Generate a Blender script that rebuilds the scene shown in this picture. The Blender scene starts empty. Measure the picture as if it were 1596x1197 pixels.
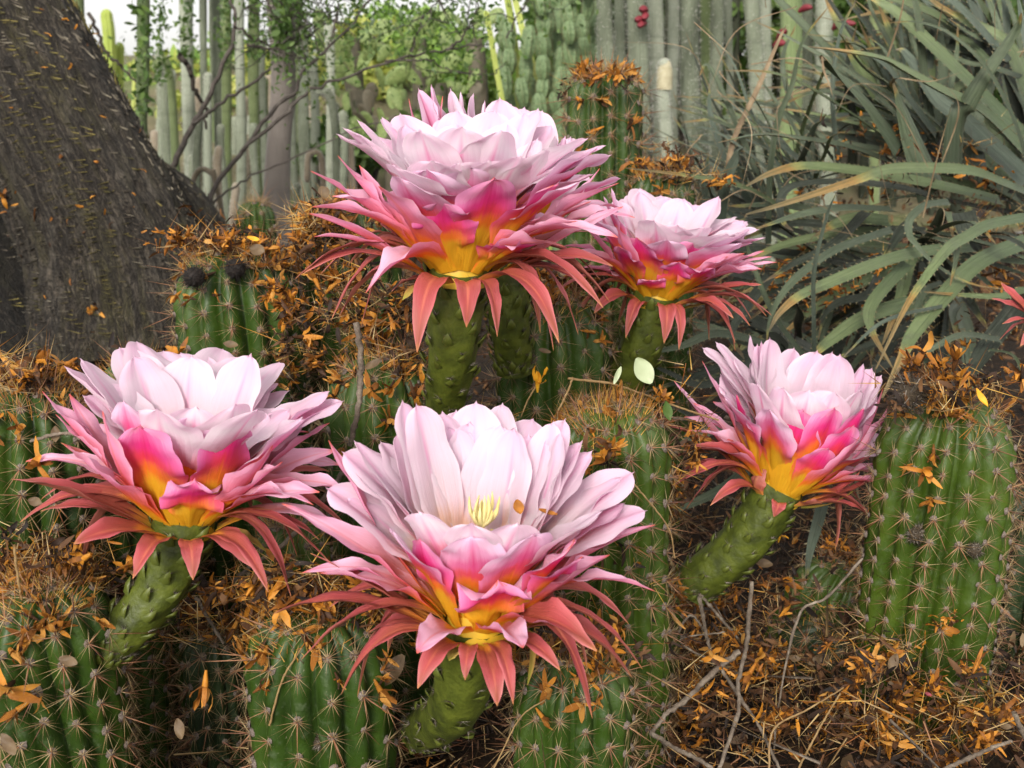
import bpy, math, random
import numpy as np
from mathutils import Matrix, Vector, noise
R = math.radians
scene = bpy.context.scene
rnd = random.Random(7)
rng = np.random.default_rng(7)

# ------------------------------------------------------------------ camera, sky, sun, exposure
PITCH = R(15); CAMZ = 0.55; FPX = 1711.0
cd = bpy.data.cameras.new('camera'); cam = bpy.data.objects.new('camera', cd)
scene.collection.objects.link(cam); scene.camera = cam
cam.location = (0, 0, CAMZ); cam.rotation_euler = (R(90) - PITCH, 0, 0)
cd.sensor_width = 36; cd.lens = FPX / 1596 * 36
cd.clip_start = 0.02; cd.clip_end = 200
cd.dof.use_dof = True; cd.dof.focus_distance = 0.80; cd.dof.aperture_fstop = 15

SUN_EL, SUN_AZ = R(29), R(194)          # azimuth clockwise from +Y
w = bpy.data.worlds.new('World'); scene.world = w; w.use_nodes = True
nt = w.node_tree; nt.nodes.clear()
sky = nt.nodes.new('ShaderNodeTexSky'); sky.sky_type = 'NISHITA'; sky.sun_disc = False
sky.sun_elevation = SUN_EL; sky.sun_rotation = SUN_AZ; sky.dust_density = 4; sky.air_density = 1.0
hs = nt.nodes.new('ShaderNodeHueSaturation'); hs.inputs['Saturation'].default_value = 0.12; hs.inputs['Value'].default_value = 1.0
bg = nt.nodes.new('ShaderNodeBackground'); bg.inputs['Strength'].default_value = 0.15
wo = nt.nodes.new('ShaderNodeOutputWorld')
cl = nt.nodes.new('ShaderNodeMix'); cl.data_type = 'RGBA'; cl.inputs[0].default_value = 0.6; cl.inputs[7].default_value = (4.05, 4.0, 3.88, 1)   # even white cloud cover
nt.links.new(sky.outputs[0], hs.inputs['Color']); nt.links.new(hs.outputs[0], cl.inputs[6]); nt.links.new(cl.outputs[2], bg.inputs[0]); nt.links.new(bg.outputs[0], wo.inputs[0])
sl = bpy.data.lights.new('sun', 'SUN'); sun = bpy.data.objects.new('sun', sl); scene.collection.objects.link(sun)
sl.energy = 1.6; sl.angle = R(18); sl.color = (1, 0.94, 0.86)
sd = Vector((math.sin(SUN_AZ) * math.cos(SUN_EL), math.cos(SUN_AZ) * math.cos(SUN_EL), math.sin(SUN_EL)))
sun.rotation_euler = sd.to_track_quat('Z', 'Y').to_euler()
scene.view_settings.view_transform = 'Standard'; scene.view_settings.look = 'None'
scene.view_settings.gamma = 1; scene.view_settings.use_curve_mapping = False
scene.view_settings.exposure = 1.08
scene.cycles.max_bounces = 8; scene.cycles.transmission_bounces = 6; scene.cycles.transparent_max_bounces = 8
scene.cycles.use_denoising = True

# ------------------------------------------------------------------ helpers
CAM = np.array([0, 0, CAMZ]); FW = np.array([0, math.cos(PITCH), -math.sin(PITCH)])
UPV = np.array([0, math.sin(PITCH), math.cos(PITCH)]); RT = np.array([1.0, 0, 0])
def ray(px, py): return FW + RT * ((px - 798) / FPX) + UPV * ((598.5 - py) / FPX)
def P(px, py, Y):
    d = ray(px, py); return CAM + d * (Y / d[1])
def M(px, Y): return px / FPX * Y * 1.02          # pixels to metres at distance Y
def nrm(v):
    v = np.asarray(v, float); return v / max(1e-12, np.linalg.norm(v))
def arr(*a): return np.array(a, float)

def ground_z(x, y):
    b = 0.018 * noise.noise(Vector((x * 5, y * 5, 1))) + 0.05 * noise.noise(Vector((x * 1.1, y * 1.1, 4)))
    t = min(1, max(0, (y - 4.2) / 5.0)); hill = 0.75 * t * t * (3 - 2 * t)
    return b - 0.01 + hill + max(0, y - 9.2) * 0.03

def gridF(nu, nv, off=0, flip=False):
    i, j = np.meshgrid(np.arange(nv - 1), np.arange(nu - 1), indexing='ij')
    a = i * nu + j + off
    f = np.stack([a, a + 1, a + nu + 1, a + nu], -1).reshape(-1, 4)
    return f[:, [0, 3, 2, 1]] if flip else f

class G:
    def __init__(s): s.V = []; s.UV = []; s.F = []; s.n = 0
    def add(s, V, F, uv=None, m=0):
        V = np.asarray(V, float).reshape(-1, 3); F = np.asarray(F, int)
        s.F.append((F + s.n, m)); s.V.append(V)
        s.UV.append(np.zeros((len(V), 2)) if uv is None else np.asarray(uv, float).reshape(-1, 2))
        s.n += len(V)
    def faces(s, F, m=0): s.F.append((np.asarray(F, int), m))
    def mesh(s, name, mats, org=None, smooth=True):
        V = np.concatenate(s.V); UV = np.concatenate(s.UV)
        if org is not None: V = V - np.asarray(org)
        me = bpy.data.meshes.new(name)
        me.vertices.add(len(V)); me.vertices.foreach_set('co', V.ravel())
        lv = np.concatenate([f.ravel() for f, m in s.F]).astype(np.int32)
        tot = np.concatenate([np.full(len(f), f.shape[1]) for f, m in s.F]).astype(np.int32)
        mi = np.concatenate([np.full(len(f), m) for f, m in s.F]).astype(np.int32)
        st = np.concatenate([[0], np.cumsum(tot)[:-1]]).astype(np.int32)
        me.loops.add(len(lv)); me.loops.foreach_set('vertex_index', lv)
        me.polygons.add(len(tot)); me.polygons.foreach_set('loop_start', st)
        me.polygons.foreach_set('material_index', mi)
        ul = me.uv_layers.new(name='UVMap'); ul.data.foreach_set('uv', UV[lv].ravel())
        me.update(calc_edges=True)
        if smooth: me.polygons.foreach_set('use_smooth', np.ones(len(tot), bool))
        for m in (mats if isinstance(mats, (list, tuple)) else [mats]): me.materials.append(m)
        return me
    def build(s, name, mats, parent=None, org=None, smooth=True):
        return link(name, s.mesh(name, mats, org, smooth), parent)

def link(name, me, parent=None):
    o = bpy.data.objects.new(name, me); scene.collection.objects.link(o)
    if parent is not None: o.parent = parent
    return o
def tag(o, label=None, cat=None, group=None, kind=None):
    if label: o['label'] = label
    if cat: o['category'] = cat
    if group: o['group'] = group
    if kind: o['kind'] = kind
    return o
def empty(name, loc, label, cat, group=None):
    o = bpy.data.objects.new(name, None); o.empty_display_size = 0.02; o.location = tuple(float(c) for c in loc)
    scene.collection.objects.link(o); return tag(o, label, cat, group)
def place(name, me, parent, M4):
    o = bpy.data.objects.new(name, me); o.parent = parent; o.matrix_basis = M4
    scene.collection.objects.link(o); return o
def mat4(loc, z, up=(0, 0, 1), scale=1.0, roll=0.0):
    z = nrm(z); x = np.cross(up, z)
    if np.linalg.norm(x) < 1e-3: x = np.cross((0, 1, 0), z)
    x = nrm(x); y = np.cross(z, x)
    c, s_ = math.cos(roll), math.sin(roll)
    x, y = x * c + y * s_, y * c - x * s_
    m = Matrix.Identity(4)
    for i in range(3):
        m[i][0] = x[i] * scale; m[i][1] = y[i] * scale; m[i][2] = z[i] * scale; m[i][3] = loc[i]
    return m

def crom(pts, n):
    """Catmull-Rom through points -> n samples"""
    p = np.asarray(pts, float)
    if len(p) == 2: t = np.linspace(0, 1, n)[:, None]; return p[0] * (1 - t) + p[1] * t
    q = np.vstack([2 * p[0] - p[1], p, 2 * p[-1] - p[-2]])
    s = np.linspace(0, len(p) - 1 - 1e-9, n); k = s.astype(int); t = (s - k)[:, None]
    a, b, c, d = q[k], q[k + 1], q[k + 2], q[k + 3]
    return 0.5 * (2 * b + (c - a) * t + (2 * a - 5 * b + 4 * c - d) * t**2 + (3 * b - a - 3 * c + d) * t**3)
def tangents(C):
    T = np.gradient(C, axis=0); return T / np.maximum(1e-9, np.linalg.norm(T, axis=1))[:, None]
def frames(C, ref=(0, 0, 1)):
    T = tangents(C); a = np.cross(ref, T[0])
    if np.linalg.norm(a) < 1e-3: a = np.cross((0, 1, 0), T[0])
    a = nrm(a); A = []; 
    for t in T:
        a = nrm(a - t * np.dot(a, t)); A.append(a)
    A = np.array(A); return T, A, np.cross(T, A)
def tube(g, C, rad, nseg=8, m=0, rfun=None, caps=True):
    C = np.asarray(C, float); n = len(C); rad = np.broadcast_to(rad, (n,))
    T, A, B = frames(C)
    th = np.linspace(0, 2 * math.pi, nseg + 1)
    rr = rad[:, None] * np.ones(nseg + 1)
    if rfun is not None: rr = rr * rfun(np.linspace(0, 1, n)[:, None], th[None, :])
    V = C[:, None, :] + rr[..., None] * (np.cos(th)[None, :, None] * A[:, None, :] + np.sin(th)[None, :, None] * B[:, None, :])
    uv = np.stack(np.meshgrid(th / (2 * math.pi), np.linspace(0, 1, n)), -1)
    g.add(V, gridF(nseg + 1, n), uv, m)
    return V
def spine(g, a, d, L, r, m=0, uv=0.5):
    """three-sided needle"""
    d = nrm(d); x = nrm(np.cross(d, (0.31, 0.77, 0.55))); y = np.cross(d, x); a = np.asarray(a, float)
    V = [a + r * (math.cos(t) * x + math.sin(t) * y) for t in (0, 2.094, 4.189)] + [a + d * L]
    g.add(V, [(0, 1, 3), (1, 2, 3), (2, 0, 3)], [(0, 0)] * 3 + [(0, 1)], m)
def rot3(n):
    """n random rotation matrices"""
    q = rng.normal(size=(n, 4)); q /= np.linalg.norm(q, axis=1)[:, None]; a, b, c, d = q.T
    return np.stack([np.stack([1-2*(c*c+d*d), 2*(b*c-a*d), 2*(b*d+a*c)], -1), np.stack([2*(b*c+a*d), 1-2*(b*b+d*d), 2*(c*d-a*b)], -1),
                     np.stack([2*(b*d-a*c), 2*(c*d+a*b), 1-2*(b*b+c*c)], -1)], -2)
def scatter(g, protos, pos, rots, sc, m=0):
    """protos: list of (V,F,uv) merged many times into g"""
    pos = np.asarray(pos, float); k = rng.integers(0, len(protos), len(pos)); sc = np.broadcast_to(sc, (len(pos),))
    for i, (V, F, uv) in enumerate(protos):
        s = np.where(k == i)[0]
        if len(s) == 0: continue
        W = np.einsum('nij,vj->nvi', rots[s], V) * sc[s][:, None, None] + pos[s][:, None, :]
        FF = (F[None] + (np.arange(len(s)) * len(V))[:, None, None]).reshape(-1, F.shape[1])
        g.add(W, FF, np.tile(uv, (len(s), 1)), m)

# ------------------------------------------------------------------ materials
def _mat(name):
    m = bpy.data.materials.new(name); m.use_nodes = True; t = m.node_tree; t.nodes.clear()
    out = t.nodes.new('ShaderNodeOutputMaterial'); return m, t, out
def N(t, typ, **kw):
    n = t.nodes.new(typ)
    for k, v in kw.items(): setattr(n, k, v)
    return n
def ramp(t, fac, stops, interp='LINEAR'):
    r = N(t, 'ShaderNodeValToRGB'); cr = r.color_ramp; cr.interpolation = interp
    while len(cr.elements) < len(stops): cr.elements.new(0.5)
    for e, (p, c) in zip(cr.elements, stops):
        e.position = p; e.color = (*c, 1) if len(c) == 3 else c
    t.links.new(fac, r.inputs[0]); return r.outputs[0]
def math_(t, op, a, b=None, clamp=False):
    n = N(t, 'ShaderNodeMath', operation=op); n.use_clamp = clamp
    for i, x in enumerate((a, b)):
        if x is None: continue
        if isinstance(x, (int, float)): n.inputs[i].default_value = x
        else: t.links.new(x, n.inputs[i])
    return n.outputs[0]
def mixc(t, f, a, b, mode='MIX'):
    n = N(t, 'ShaderNodeMix', data_type='RGBA', blend_type=mode)
    for idx, x in ((0, f), (6, a), (7, b)):
        if isinstance(x, (int, float)): n.inputs[idx].default_value = x
        elif isinstance(x, tuple): n.inputs[idx].default_value = (*x, 1)
        else: t.links.new(x, n.inputs[idx])
    return n.outputs[2]
def noise_n(t, scale, detail=4, rough=0.55, vec=None, dist=0.0):
    n = N(t, 'ShaderNodeTexNoise'); n.inputs['Scale'].default_value = scale; n.inputs['Detail'].default_value = detail
    n.inputs['Roughness'].default_value = rough; n.inputs['Distortion'].default_value = dist
    if vec is not None: t.links.new(vec, n.inputs['Vector'])
    return n.outputs[0]
def obj_vec(t, scale=(1, 1, 1), rot=(0, 0, 0), src='Object'):
    tc = N(t, 'ShaderNodeTexCoord'); mp = N(t, 'ShaderNodeMapping'); mp.inputs['Scale'].default_value = scale
    mp.inputs['Rotation'].default_value = rot
    t.links.new(tc.outputs[src], mp.inputs[0]); return mp.outputs[0]
def bump(t, h, strength, dist):
    b = N(t, 'ShaderNodeBump'); b.inputs['Strength'].default_value = strength; b.inputs['Distance'].default_value = dist
    t.links.new(h, b.inputs['Height']); return b.outputs[0]
def finish(t, out, col, rough=0.6, normal=None, transl=0.0, spec=0.5, sheen=0.0, coat=0.0, tcol=None, roughsock=None):
    p = N(t, 'ShaderNodeBsdfPrincipled')
    if isinstance(col, tuple): p.inputs['Base Color'].default_value = (*col, 1)
    else: t.links.new(col, p.inputs['Base Color'])
    p.inputs['Roughness'].default_value = rough; p.inputs['Specular IOR Level'].default_value = spec
    if roughsock is not None: t.links.new(roughsock, p.inputs['Roughness'])
    if sheen: p.inputs['Sheen Weight'].default_value = sheen; p.inputs['Sheen Roughness'].default_value = 0.35
    if coat: p.inputs['Coat Weight'].default_value = coat; p.inputs['Coat Roughness'].default_value = 0.2
    if normal is not None: t.links.new(normal, p.inputs['Normal'])
    if transl:
        tr = N(t, 'ShaderNodeBsdfTranslucent')
        if isinstance(col, tuple): tr.inputs[0].default_value = (*col, 1)
        else: t.links.new(col, tr.inputs[0])
        mx = N(t, 'ShaderNodeMixShader'); mx.inputs[0].default_value = transl
        t.links.new(p.outputs[0], mx.inputs[1]); t.links.new(tr.outputs[0], mx.inputs[2]); t.links.new(mx.outputs[0], out.inputs[0])
    else: t.links.new(p.outputs[0], out.inputs[0])

DK = 0.72      # garden stuff is dark: soil, bark, litter, green skin
KEEP = ('scale', 'tube', 'throat', 'stamen', 'dried_flower', 'wool', 'leaves', 'pale_green', 'red')
def simple(name, cols, scale=60, rough=0.6, bs=0.4, bd=0.002, transl=0.0, island=0.0, spec=0.4, sheen=0.0, vec=(1, 1, 1), src='Object'):
    """noise-mottled colour between stops, optional per-piece variation"""
    if not any(q in name for q in KEEP): cols = [tuple(c * DK for c in q) for q in cols]
    m, t, out = _mat(name); v = obj_vec(t, vec, src=src)
    n = noise_n(t, scale, 5, 0.6, v)
    f = n
    if island:
        gm = N(t, 'ShaderNodeNewGeometry'); f = math_(t, 'ADD', math_(t, 'MULTIPLY', n, 1 - island), math_(t, 'MULTIPLY', gm.outputs['Random Per Island'], island))
    k = len(cols); st = [(0.25 + 0.5 * i / max(1, k - 1) if not island else 0.12 + 0.76 * i / max(1, k - 1), c) for i, c in enumerate(cols)]
    c = ramp(t, f, st)
    nr = bump(t, noise_n(t, scale * 3, 4, 0.6, v), bs, bd) if bs else None
    finish(t, out, c, rough, nr, transl, spec, sheen); return m

def petal_mat(name, stops, k=0.25, edge=(0.85, 0.62, 0.80), edge_amt=0.5, rib=(0.72, 0.10, 0.30), rib_w=0.10, rib_amt=0.6, rib_v=(0.3, 0.9), transl=0.52, tip=None, veinamt=0.22):
    m, t, out = _mat(name)
    tc = N(t, 'ShaderNodeTexCoord'); sx = N(t, 'ShaderNodeSeparateXYZ'); t.links.new(tc.outputs['UV'], sx.inputs[0])
    a = math_(t, 'ABSOLUTE', math_(t, 'SUBTRACT', math_(t, 'MULTIPLY', sx.outputs[0], 2.0), 1.0))
    mp = N(t, 'ShaderNodeMapping'); mp.inputs['Scale'].default_value = (26, 1.6, 1); t.links.new(tc.outputs['UV'], mp.inputs[0])
    vein = noise_n(t, 1.0, 5, 0.65, mp.outputs[0], 0.3)
    mp2 = N(t, 'ShaderNodeMapping'); mp2.inputs['Scale'].default_value = (2, 2, 1); t.links.new(tc.outputs['UV'], mp2.inputs[0])
    oi = N(t, 'ShaderNodeObjectInfo')
    va = N(t, 'ShaderNodeVectorMath', operation='ADD'); t.links.new(mp2.outputs[0], va.inputs[0])
    cmb = N(t, 'ShaderNodeCombineXYZ'); t.links.new(math_(t, 'MULTIPLY', oi.outputs['Random'], 37.0), cmb.inputs[2]); t.links.new(cmb.outputs[0], va.inputs[1])
    soft = noise_n(t, 1.2, 3, 0.5, va.outputs[0])
    vv = math_(t, 'ADD', sx.outputs[1], math_(t, 'MULTIPLY', math_(t, 'POWER', a, 1.6), k))
    vv = math_(t, 'ADD', vv, math_(t, 'MULTIPLY', math_(t, 'SUBTRACT', vein, 0.5), 0.16))
    vv = math_(t, 'ADD', vv, math_(t, 'MULTIPLY', math_(t, 'SUBTRACT', soft, 0.5), 0.30))
    vv = math_(t, 'ADD', vv, math_(t, 'MULTIPLY', math_(t, 'SUBTRACT', oi.outputs['Random'], 0.5), 0.10))
    c = ramp(t, vv, stops, 'EASE')
    # pale rim, growing towards the tip
    ef = math_(t, 'MULTIPLY', math_(t, 'POWER', a, 2.2), math_(t, 'MULTIPLY', math_(t, 'SUBTRACT', sx.outputs[1], 0.25, True), edge_amt * 1.5), True)
    c = mixc(t, ef, c, edge)
    # mid rib streak
    rf = math_(t, 'SUBTRACT', 1.0, math_(t, 'DIVIDE', a, rib_w), True)
    w1 = N(t, 'ShaderNodeMapRange', interpolation_type='SMOOTHSTEP'); t.links.new(sx.outputs[1], w1.inputs[0])
    w1.inputs[1].default_value = rib_v[0]; w1.inputs[2].default_value = rib_v[0] + 0.25
    w2 = N(t, 'ShaderNodeMapRange', interpolation_type='SMOOTHSTEP'); t.links.new(sx.outputs[1], w2.inputs[0])
    w2.inputs[1].default_value = rib_v[1] + 0.12; w2.inputs[2].default_value = rib_v[1] - 0.15
    rf = math_(t, 'MULTIPLY', math_(t, 'MULTIPLY', rf, w1.outputs[0]), math_(t, 'MULTIPLY', w2.outputs[0], rib_amt), True)
    rf = math_(t, 'MULTIPLY', rf, math_(t, 'ADD', math_(t, 'MULTIPLY', soft, 1.2), 0.2), True)
    c = mixc(t, rf, c, rib)
    if tip:
        tf = N(t, 'ShaderNodeMapRange', interpolation_type='SMOOTHSTEP'); t.links.new(sx.outputs[1], tf.inputs[0]); tf.inputs[1].default_value = 0.93; tf.inputs[2].default_value = 1.0
        c = mixc(t, math_(t, 'MULTIPLY', tf.outputs[0], 0.8), c, tip)
    # fine darker veins
    vd = math_(t, 'ADD', math_(t, 'MULTIPLY', vein, veinamt), 1.0 - veinamt * .5, False)
    hsn = N(t, 'ShaderNodeHueSaturation'); t.links.new(c, hsn.inputs['Color']); t.links.new(vd, hsn.inputs['Value'])
    fade = math_(t, 'MULTIPLY', math_(t, 'MULTIPLY', math_(t, 'SUBTRACT', 1.0, sx.outputs[1]), 2.2, True), math_(t, 'MULTIPLY', math_(t, 'SUBTRACT', 1.0, a), 4.0, True))
    vfade = math_(t, 'MULTIPLY', math_(t, 'SUBTRACT', 0.96, sx.outputs[1], True), 2.2, True); vh = math_(t, 'MULTIPLY', vein, fade)
    nr = bump(t, math_(t, 'MULTIPLY', math_(t, 'ADD', vh, math_(t, 'MULTIPLY', soft, .9)), vfade), 0.8, 0.0016)
    finish(t, out, hsn.outputs[0], 0.5, nr, transl, 0.3); return m

YEL = (0.93, 0.56, 0.03); ORG = (0.93, 0.25, 0.03); RED = (0.78, 0.08, 0.09); MAG = (0.80, 0.045, 0.27); PNK = (0.85, 0.28, 0.50)
LAV = (0.82, 0.55, 0.76); WHT = (0.91, 0.85, 0.865); SAL = (0.36, 0.088, 0.06); SALL = (0.75, 0.27, 0.22)
PM = {}
PM['w_in'] = petal_mat('petal_white_inside', transl=.6, stops=[(0.0, YEL), (0.18, (0.88, 0.5, 0.06)), (0.30, (0.86, 0.62, 0.46)), (0.45, (.84, .76, .80)), (0.8, (0.84, 0.71, 0.79)), (1.0, (0.88, 0.66, 0.80))], k=0.0, edge=WHT, edge_amt=0.4, rib=(0.86, 0.36, 0.62), rib_w=0.11, rib_amt=0.6, rib_v=(0.3, 0.85))
PM['w_out'] = petal_mat('petal_white_outside', transl=.64, stops=[(0.0, YEL), (0.30, (0.92, 0.40, 0.05)), (0.43, (0.92, 0.32, 0.20)), (0.54, (0.93, 0.40, 0.50)), (0.70, (0.95, 0.72, 0.82)), (0.86, (0.96, 0.89, 0.92)), (1.0, (0.95, 0.78, 0.87))], k=0.15, edge=(.92, .80, .86), edge_amt=0.6, rib=(0.82, 0.20, 0.45), rib_w=0.13, rib_amt=0.75, rib_v=(0.25, 0.9))
PM['p_out'] = petal_mat('petal_pink_outside', [(0.0, YEL), (0.38, YEL), (0.52, ORG), (0.64, (0.84, 0.10, 0.14)), (0.76, (0.82, 0.17, 0.38)), (0.90, (0.90, 0.42, 0.64)), (1.0, (0.92, 0.64, 0.80))], 0.28, (0.86, 0.66, 0.82), 0.75, (0.74, 0.05, 0.22), 0.13, 0.8, (0.5, 0.95))
PM['m_out'] = petal_mat('petal_magenta_outside', [(0.0, YEL), (0.42, YEL), (0.56, ORG), (0.70, (0.82, 0.06, 0.11)), (0.84, MAG), (0.96, (0.80, 0.16, 0.42)), (1.0, (0.8, 0.3, 0.5))], 0.22, (0.80, 0.40, 0.66), 0.75, (0.68, 0.03, 0.16), 0.12, 0.6, (0.5, 0.95))
PM['s_out'] = petal_mat('petal_side_outside', [(0.0, YEL), (0.22, YEL), (0.34, ORG), (0.46, (0.84, 0.17, 0.14)), (0.60, (0.88, 0.24, 0.36)), (0.82, (0.91, 0.40, 0.60)), (1.0, (0.84, 0.34, 0.46))], 0.22, (0.90, 0.64, 0.78), 0.7, (0.80, 0.22, 0.12), 0.18, 0.6, (0.3, 1.0), tip=(0.8, 0.16, 0.05))
PM['s_in'] = petal_mat('petal_side_inside', [(0.0, YEL), (0.24, (0.92, 0.45, 0.06)), (0.36, (0.86, 0.36, 0.36)), (0.6, (0.89, 0.54, 0.66)), (0.85, (0.90, 0.60, 0.75)), (1.0, (0.82, 0.34, 0.5))], 0.15, (0.86, 0.62, 0.78), 0.6, (0.82, 0.20, 0.22), 0.16, 0.6, (0.25, 1.0), tip=(0.8, 0.16, 0.05))
PM['r_in'] = petal_mat('sepal_salmon_inside', [(0.0, (0.85, 0.55, 0.05)), (0.16, (0.82, 0.30, 0.05)), (0.3, (0.44, 0.095, 0.06)), (0.7, (0.40, 0.066, 0.066)), (1.0, (0.30, 0.08, 0.05))], 0.1, (0.78, 0.24, 0.28), 0.5, (0.74, 0.22, 0.12), 0.22, 0.5, (0.1, 0.8), 0.25, tip=(0.5, 0.22, 0.08), veinamt=.6)
PM['r_out'] = petal_mat('sepal_salmon_outside', [(0.0, (0.80, 0.50, 0.05)), (0.16, (0.74, 0.28, 0.07)), (0.35, SAL), (0.7, (0.34, 0.10, 0.07)), (1.0, (0.26, 0.08, 0.05))], 0.12, (0.72, 0.26, 0.26), 0.4, (0.62, 0.26, 0.12), 0.3, 0.6, (0.1, 1.0), 0.2, tip=(0.45, 0.22, 0.06), veinamt=.7)
PM['g_in'] = petal_mat('sepal_green_inside', [(0.0, (0.45, 0.4, 0.06)), (0.5, (0.5, 0.32, 0.08)), (0.8, (0.42, 0.30, 0.07)), (1.0, (0.35, 0.38, 0.05))], 0.1, (0.6, 0.2, 0.1), 0.5, (0.5, 0.4, 0.06), 0.3, 0.4, (0.1, 0.9), 0.2)
KIND = {  # L, W, (radial, axis) start direction, cup, ruffle, broad, mats
    'w': dict(L=.124, W=.043, d0=(.46, .88), cup=.18, ruf=.0015, broad=True, mats=('w_in', 'w_out')),
    'p': dict(L=.108, W=.045, d0=(.50, .86), cup=.15, ruf=.0020, broad=True, mats=('w_in', 'p_out')),
    'm': dict(L=.088, W=.047, d0=(.55, .82), cup=.12, ruf=.0026, broad=True, mats=('s_in', 'm_out')),
    's': dict(L=.118, W=.026, d0=(.66, .75), cup=.25, ruf=.0024, broad=False, mats=('s_in', 's_out')),
    'r': dict(L=.072, W=.019, k=.66, d0=(.80, .58), cup=.16, ruf=.0008, broad=False, mats=('r_in', 'r_out')),
    'g': dict(L=.055, W=.012, d0=(.9, .3), cup=.15, ruf=.0006, broad=False, mats=('g_in', 'g_in')),
}
MT = {}
MT['tube'] = simple('flower_tube_green', [(0.016, 0.022, 0.003), (0.055, 0.070, 0.006), (0.10, 0.12, 0.012)], 70, 0.55, 0.5, 0.002)
MT['scale'] = simple('scale_green', [(0.045, 0.06, 0.007), (0.09, 0.105, 0.014)], 200, 0.5, 0)
MT['throat'] = simple('throat_yellow_green', [(0.55, 0.36, 0.03), (0.80, 0.48, 0.03)], 60, 0.5, 0.3, 0.001, transl=0.2)
MT['hair_dark'] = simple('hair_dark', [(0.02, 0.015, 0.01), (0.10, 0.07, 0.04)], 50, 0.8, 0, island=0.9)
MT['hair_grey'] = simple('hair_grey', [(0.10, 0.085, 0.07), (0.42, 0.36, 0.30)], 50, 0.8, 0, island=0.9)
MT['stamen'] = simple('stamen_cream', [(0.75, 0.62, 0.20), (0.85, 0.78, 0.42)], 80, 0.5, 0, transl=0.2)
MT['spine'] = simple('spine_tan', [(0.09, 0.04, 0.016), (0.30, 0.19, 0.08), (0.54, 0.42, 0.22)], 40, 0.5, 0, island=0.85)
MT['spine_brown'] = simple('spine_brown', [(0.07, 0.025, 0.012), (0.22, 0.08, 0.035), (0.40, 0.20, 0.10)], 40, 0.5, 0, island=0.85)
MT['bristle'] = simple('bristle_gold', [(0.26, 0.08, 0.012), (0.66, 0.30, 0.04), (0.85, 0.54, 0.13)], 40, 0.5, 0, island=0.85, transl=0.15)
MT['straw_litter'] = simple('straw_litter', [(0.10, 0.05, 0.02), (0.38, 0.23, 0.09), (0.66, 0.48, 0.22)], 40, 0.6, 0, island=.85)
MT['areole'] = simple('areole_felt', [(0.05, 0.035, 0.03), (0.22, 0.17, 0.14), (0.36, 0.31, 0.27)], 900, 0.95, 0.6, 0.001)
MT['dried'] = simple('dried_flower_orange', [(0.014, 0.007, 0.003), (0.07, 0.026, 0.007), (0.28, 0.098, 0.010), (0.54, 0.215, 0.018), (0.42, 0.25, 0.08)], 130, 0.65, 0.6, 0.001, transl=0.2, island=0.6)
MT['dried_yellow'] = simple('dried_flower_yellow', [(0.65, 0.27, 0.01), (0.80, 0.45, 0.03)], 130, 0.6, 0.5, 0.001, transl=0.25)
MT['litter'] = simple('litter_brown', [(0.010, 0.006, 0.004), (0.03, 0.014, 0.007), (0.085, 0.034, 0.010), (0.20, 0.095, 0.035)], 130, 0.75, 0.4, 0.001, transl=0.1, island=0.7)
MT['leafdry'] = simple('dry_leaf', [(0.04, 0.024, 0.012), (0.14, 0.085, 0.04), (0.36, 0.25, 0.13)], 60, 0.6, 0.6, 0.001, transl=0.15, island=0.5)
MT['leafpale'] = simple('pale_green_leaf', [(0.38, 0.44, 0.25), (0.50, 0.56, 0.36)], 60, 0.5, 0.3, 0.0006, transl=0.25)
MT['twig'] = simple('twig_bark', [(0.04, 0.03, 0.022), (0.17, 0.13, 0.095), (0.36, 0.30, 0.23)], 90, 0.85, 1.0, 0.002)
MT['straw'] = simple('straw', [(0.20, 0.11, 0.04), (0.42, 0.28, 0.12)], 90, 0.6, 0.3, 0.001)

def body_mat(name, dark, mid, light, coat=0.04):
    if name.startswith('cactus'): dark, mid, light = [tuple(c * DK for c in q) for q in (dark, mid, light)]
    m, t, out = _mat(name)
    v = obj_vec(t); n1 = noise_n(t, 14, 5, 0.6, v); n2 = noise_n(t, 90, 5, 0.7, v); n3 = noise_n(t, 260, 3, 0.6, v)
    c = ramp(t, n1, [(0.3, dark), (0.52, mid), (0.72, light)])
    c = mixc(t, ramp(t, n2, [(0.56, (0, 0, 0)), (0.75, (0.55, 0.55, 0.55))]), c, (0.10, 0.13, 0.07))
    # dust and scurf flecks
    c = mixc(t, ramp(t, n3, [(0.68, (0, 0, 0)), (0.76, (0.6, 0.6, 0.6))]), c, (0.28, 0.25, 0.18))
    rs = ramp(t, n2, [(0.3, (0.36,) * 3), (0.7, (0.68,) * 3)])
    finish(t, out, c, 0.4, bump(t, n2, 0.5, 0.002), 0, 0.32, coat=coat, roughsock=rs); return m
MT['body'] = body_mat('cactus_green', (0.015, 0.035, 0.004), (0.033, 0.072, 0.006), (0.064, 0.112, 0.011))
MT['body_bright'] = body_mat('cactus_bright_green', (0.026, 0.050, 0.004), (0.052, 0.095, 0.007), (0.088, 0.135, 0.013))
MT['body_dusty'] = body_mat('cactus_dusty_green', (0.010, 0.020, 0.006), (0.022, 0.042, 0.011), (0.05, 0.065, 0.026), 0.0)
MT['body_far'] = simple('far_cactus_green', [(0.05, 0.09, 0.04), (0.12, 0.18, 0.08)], 30, 0.6, 0.4, 0.004)
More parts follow.
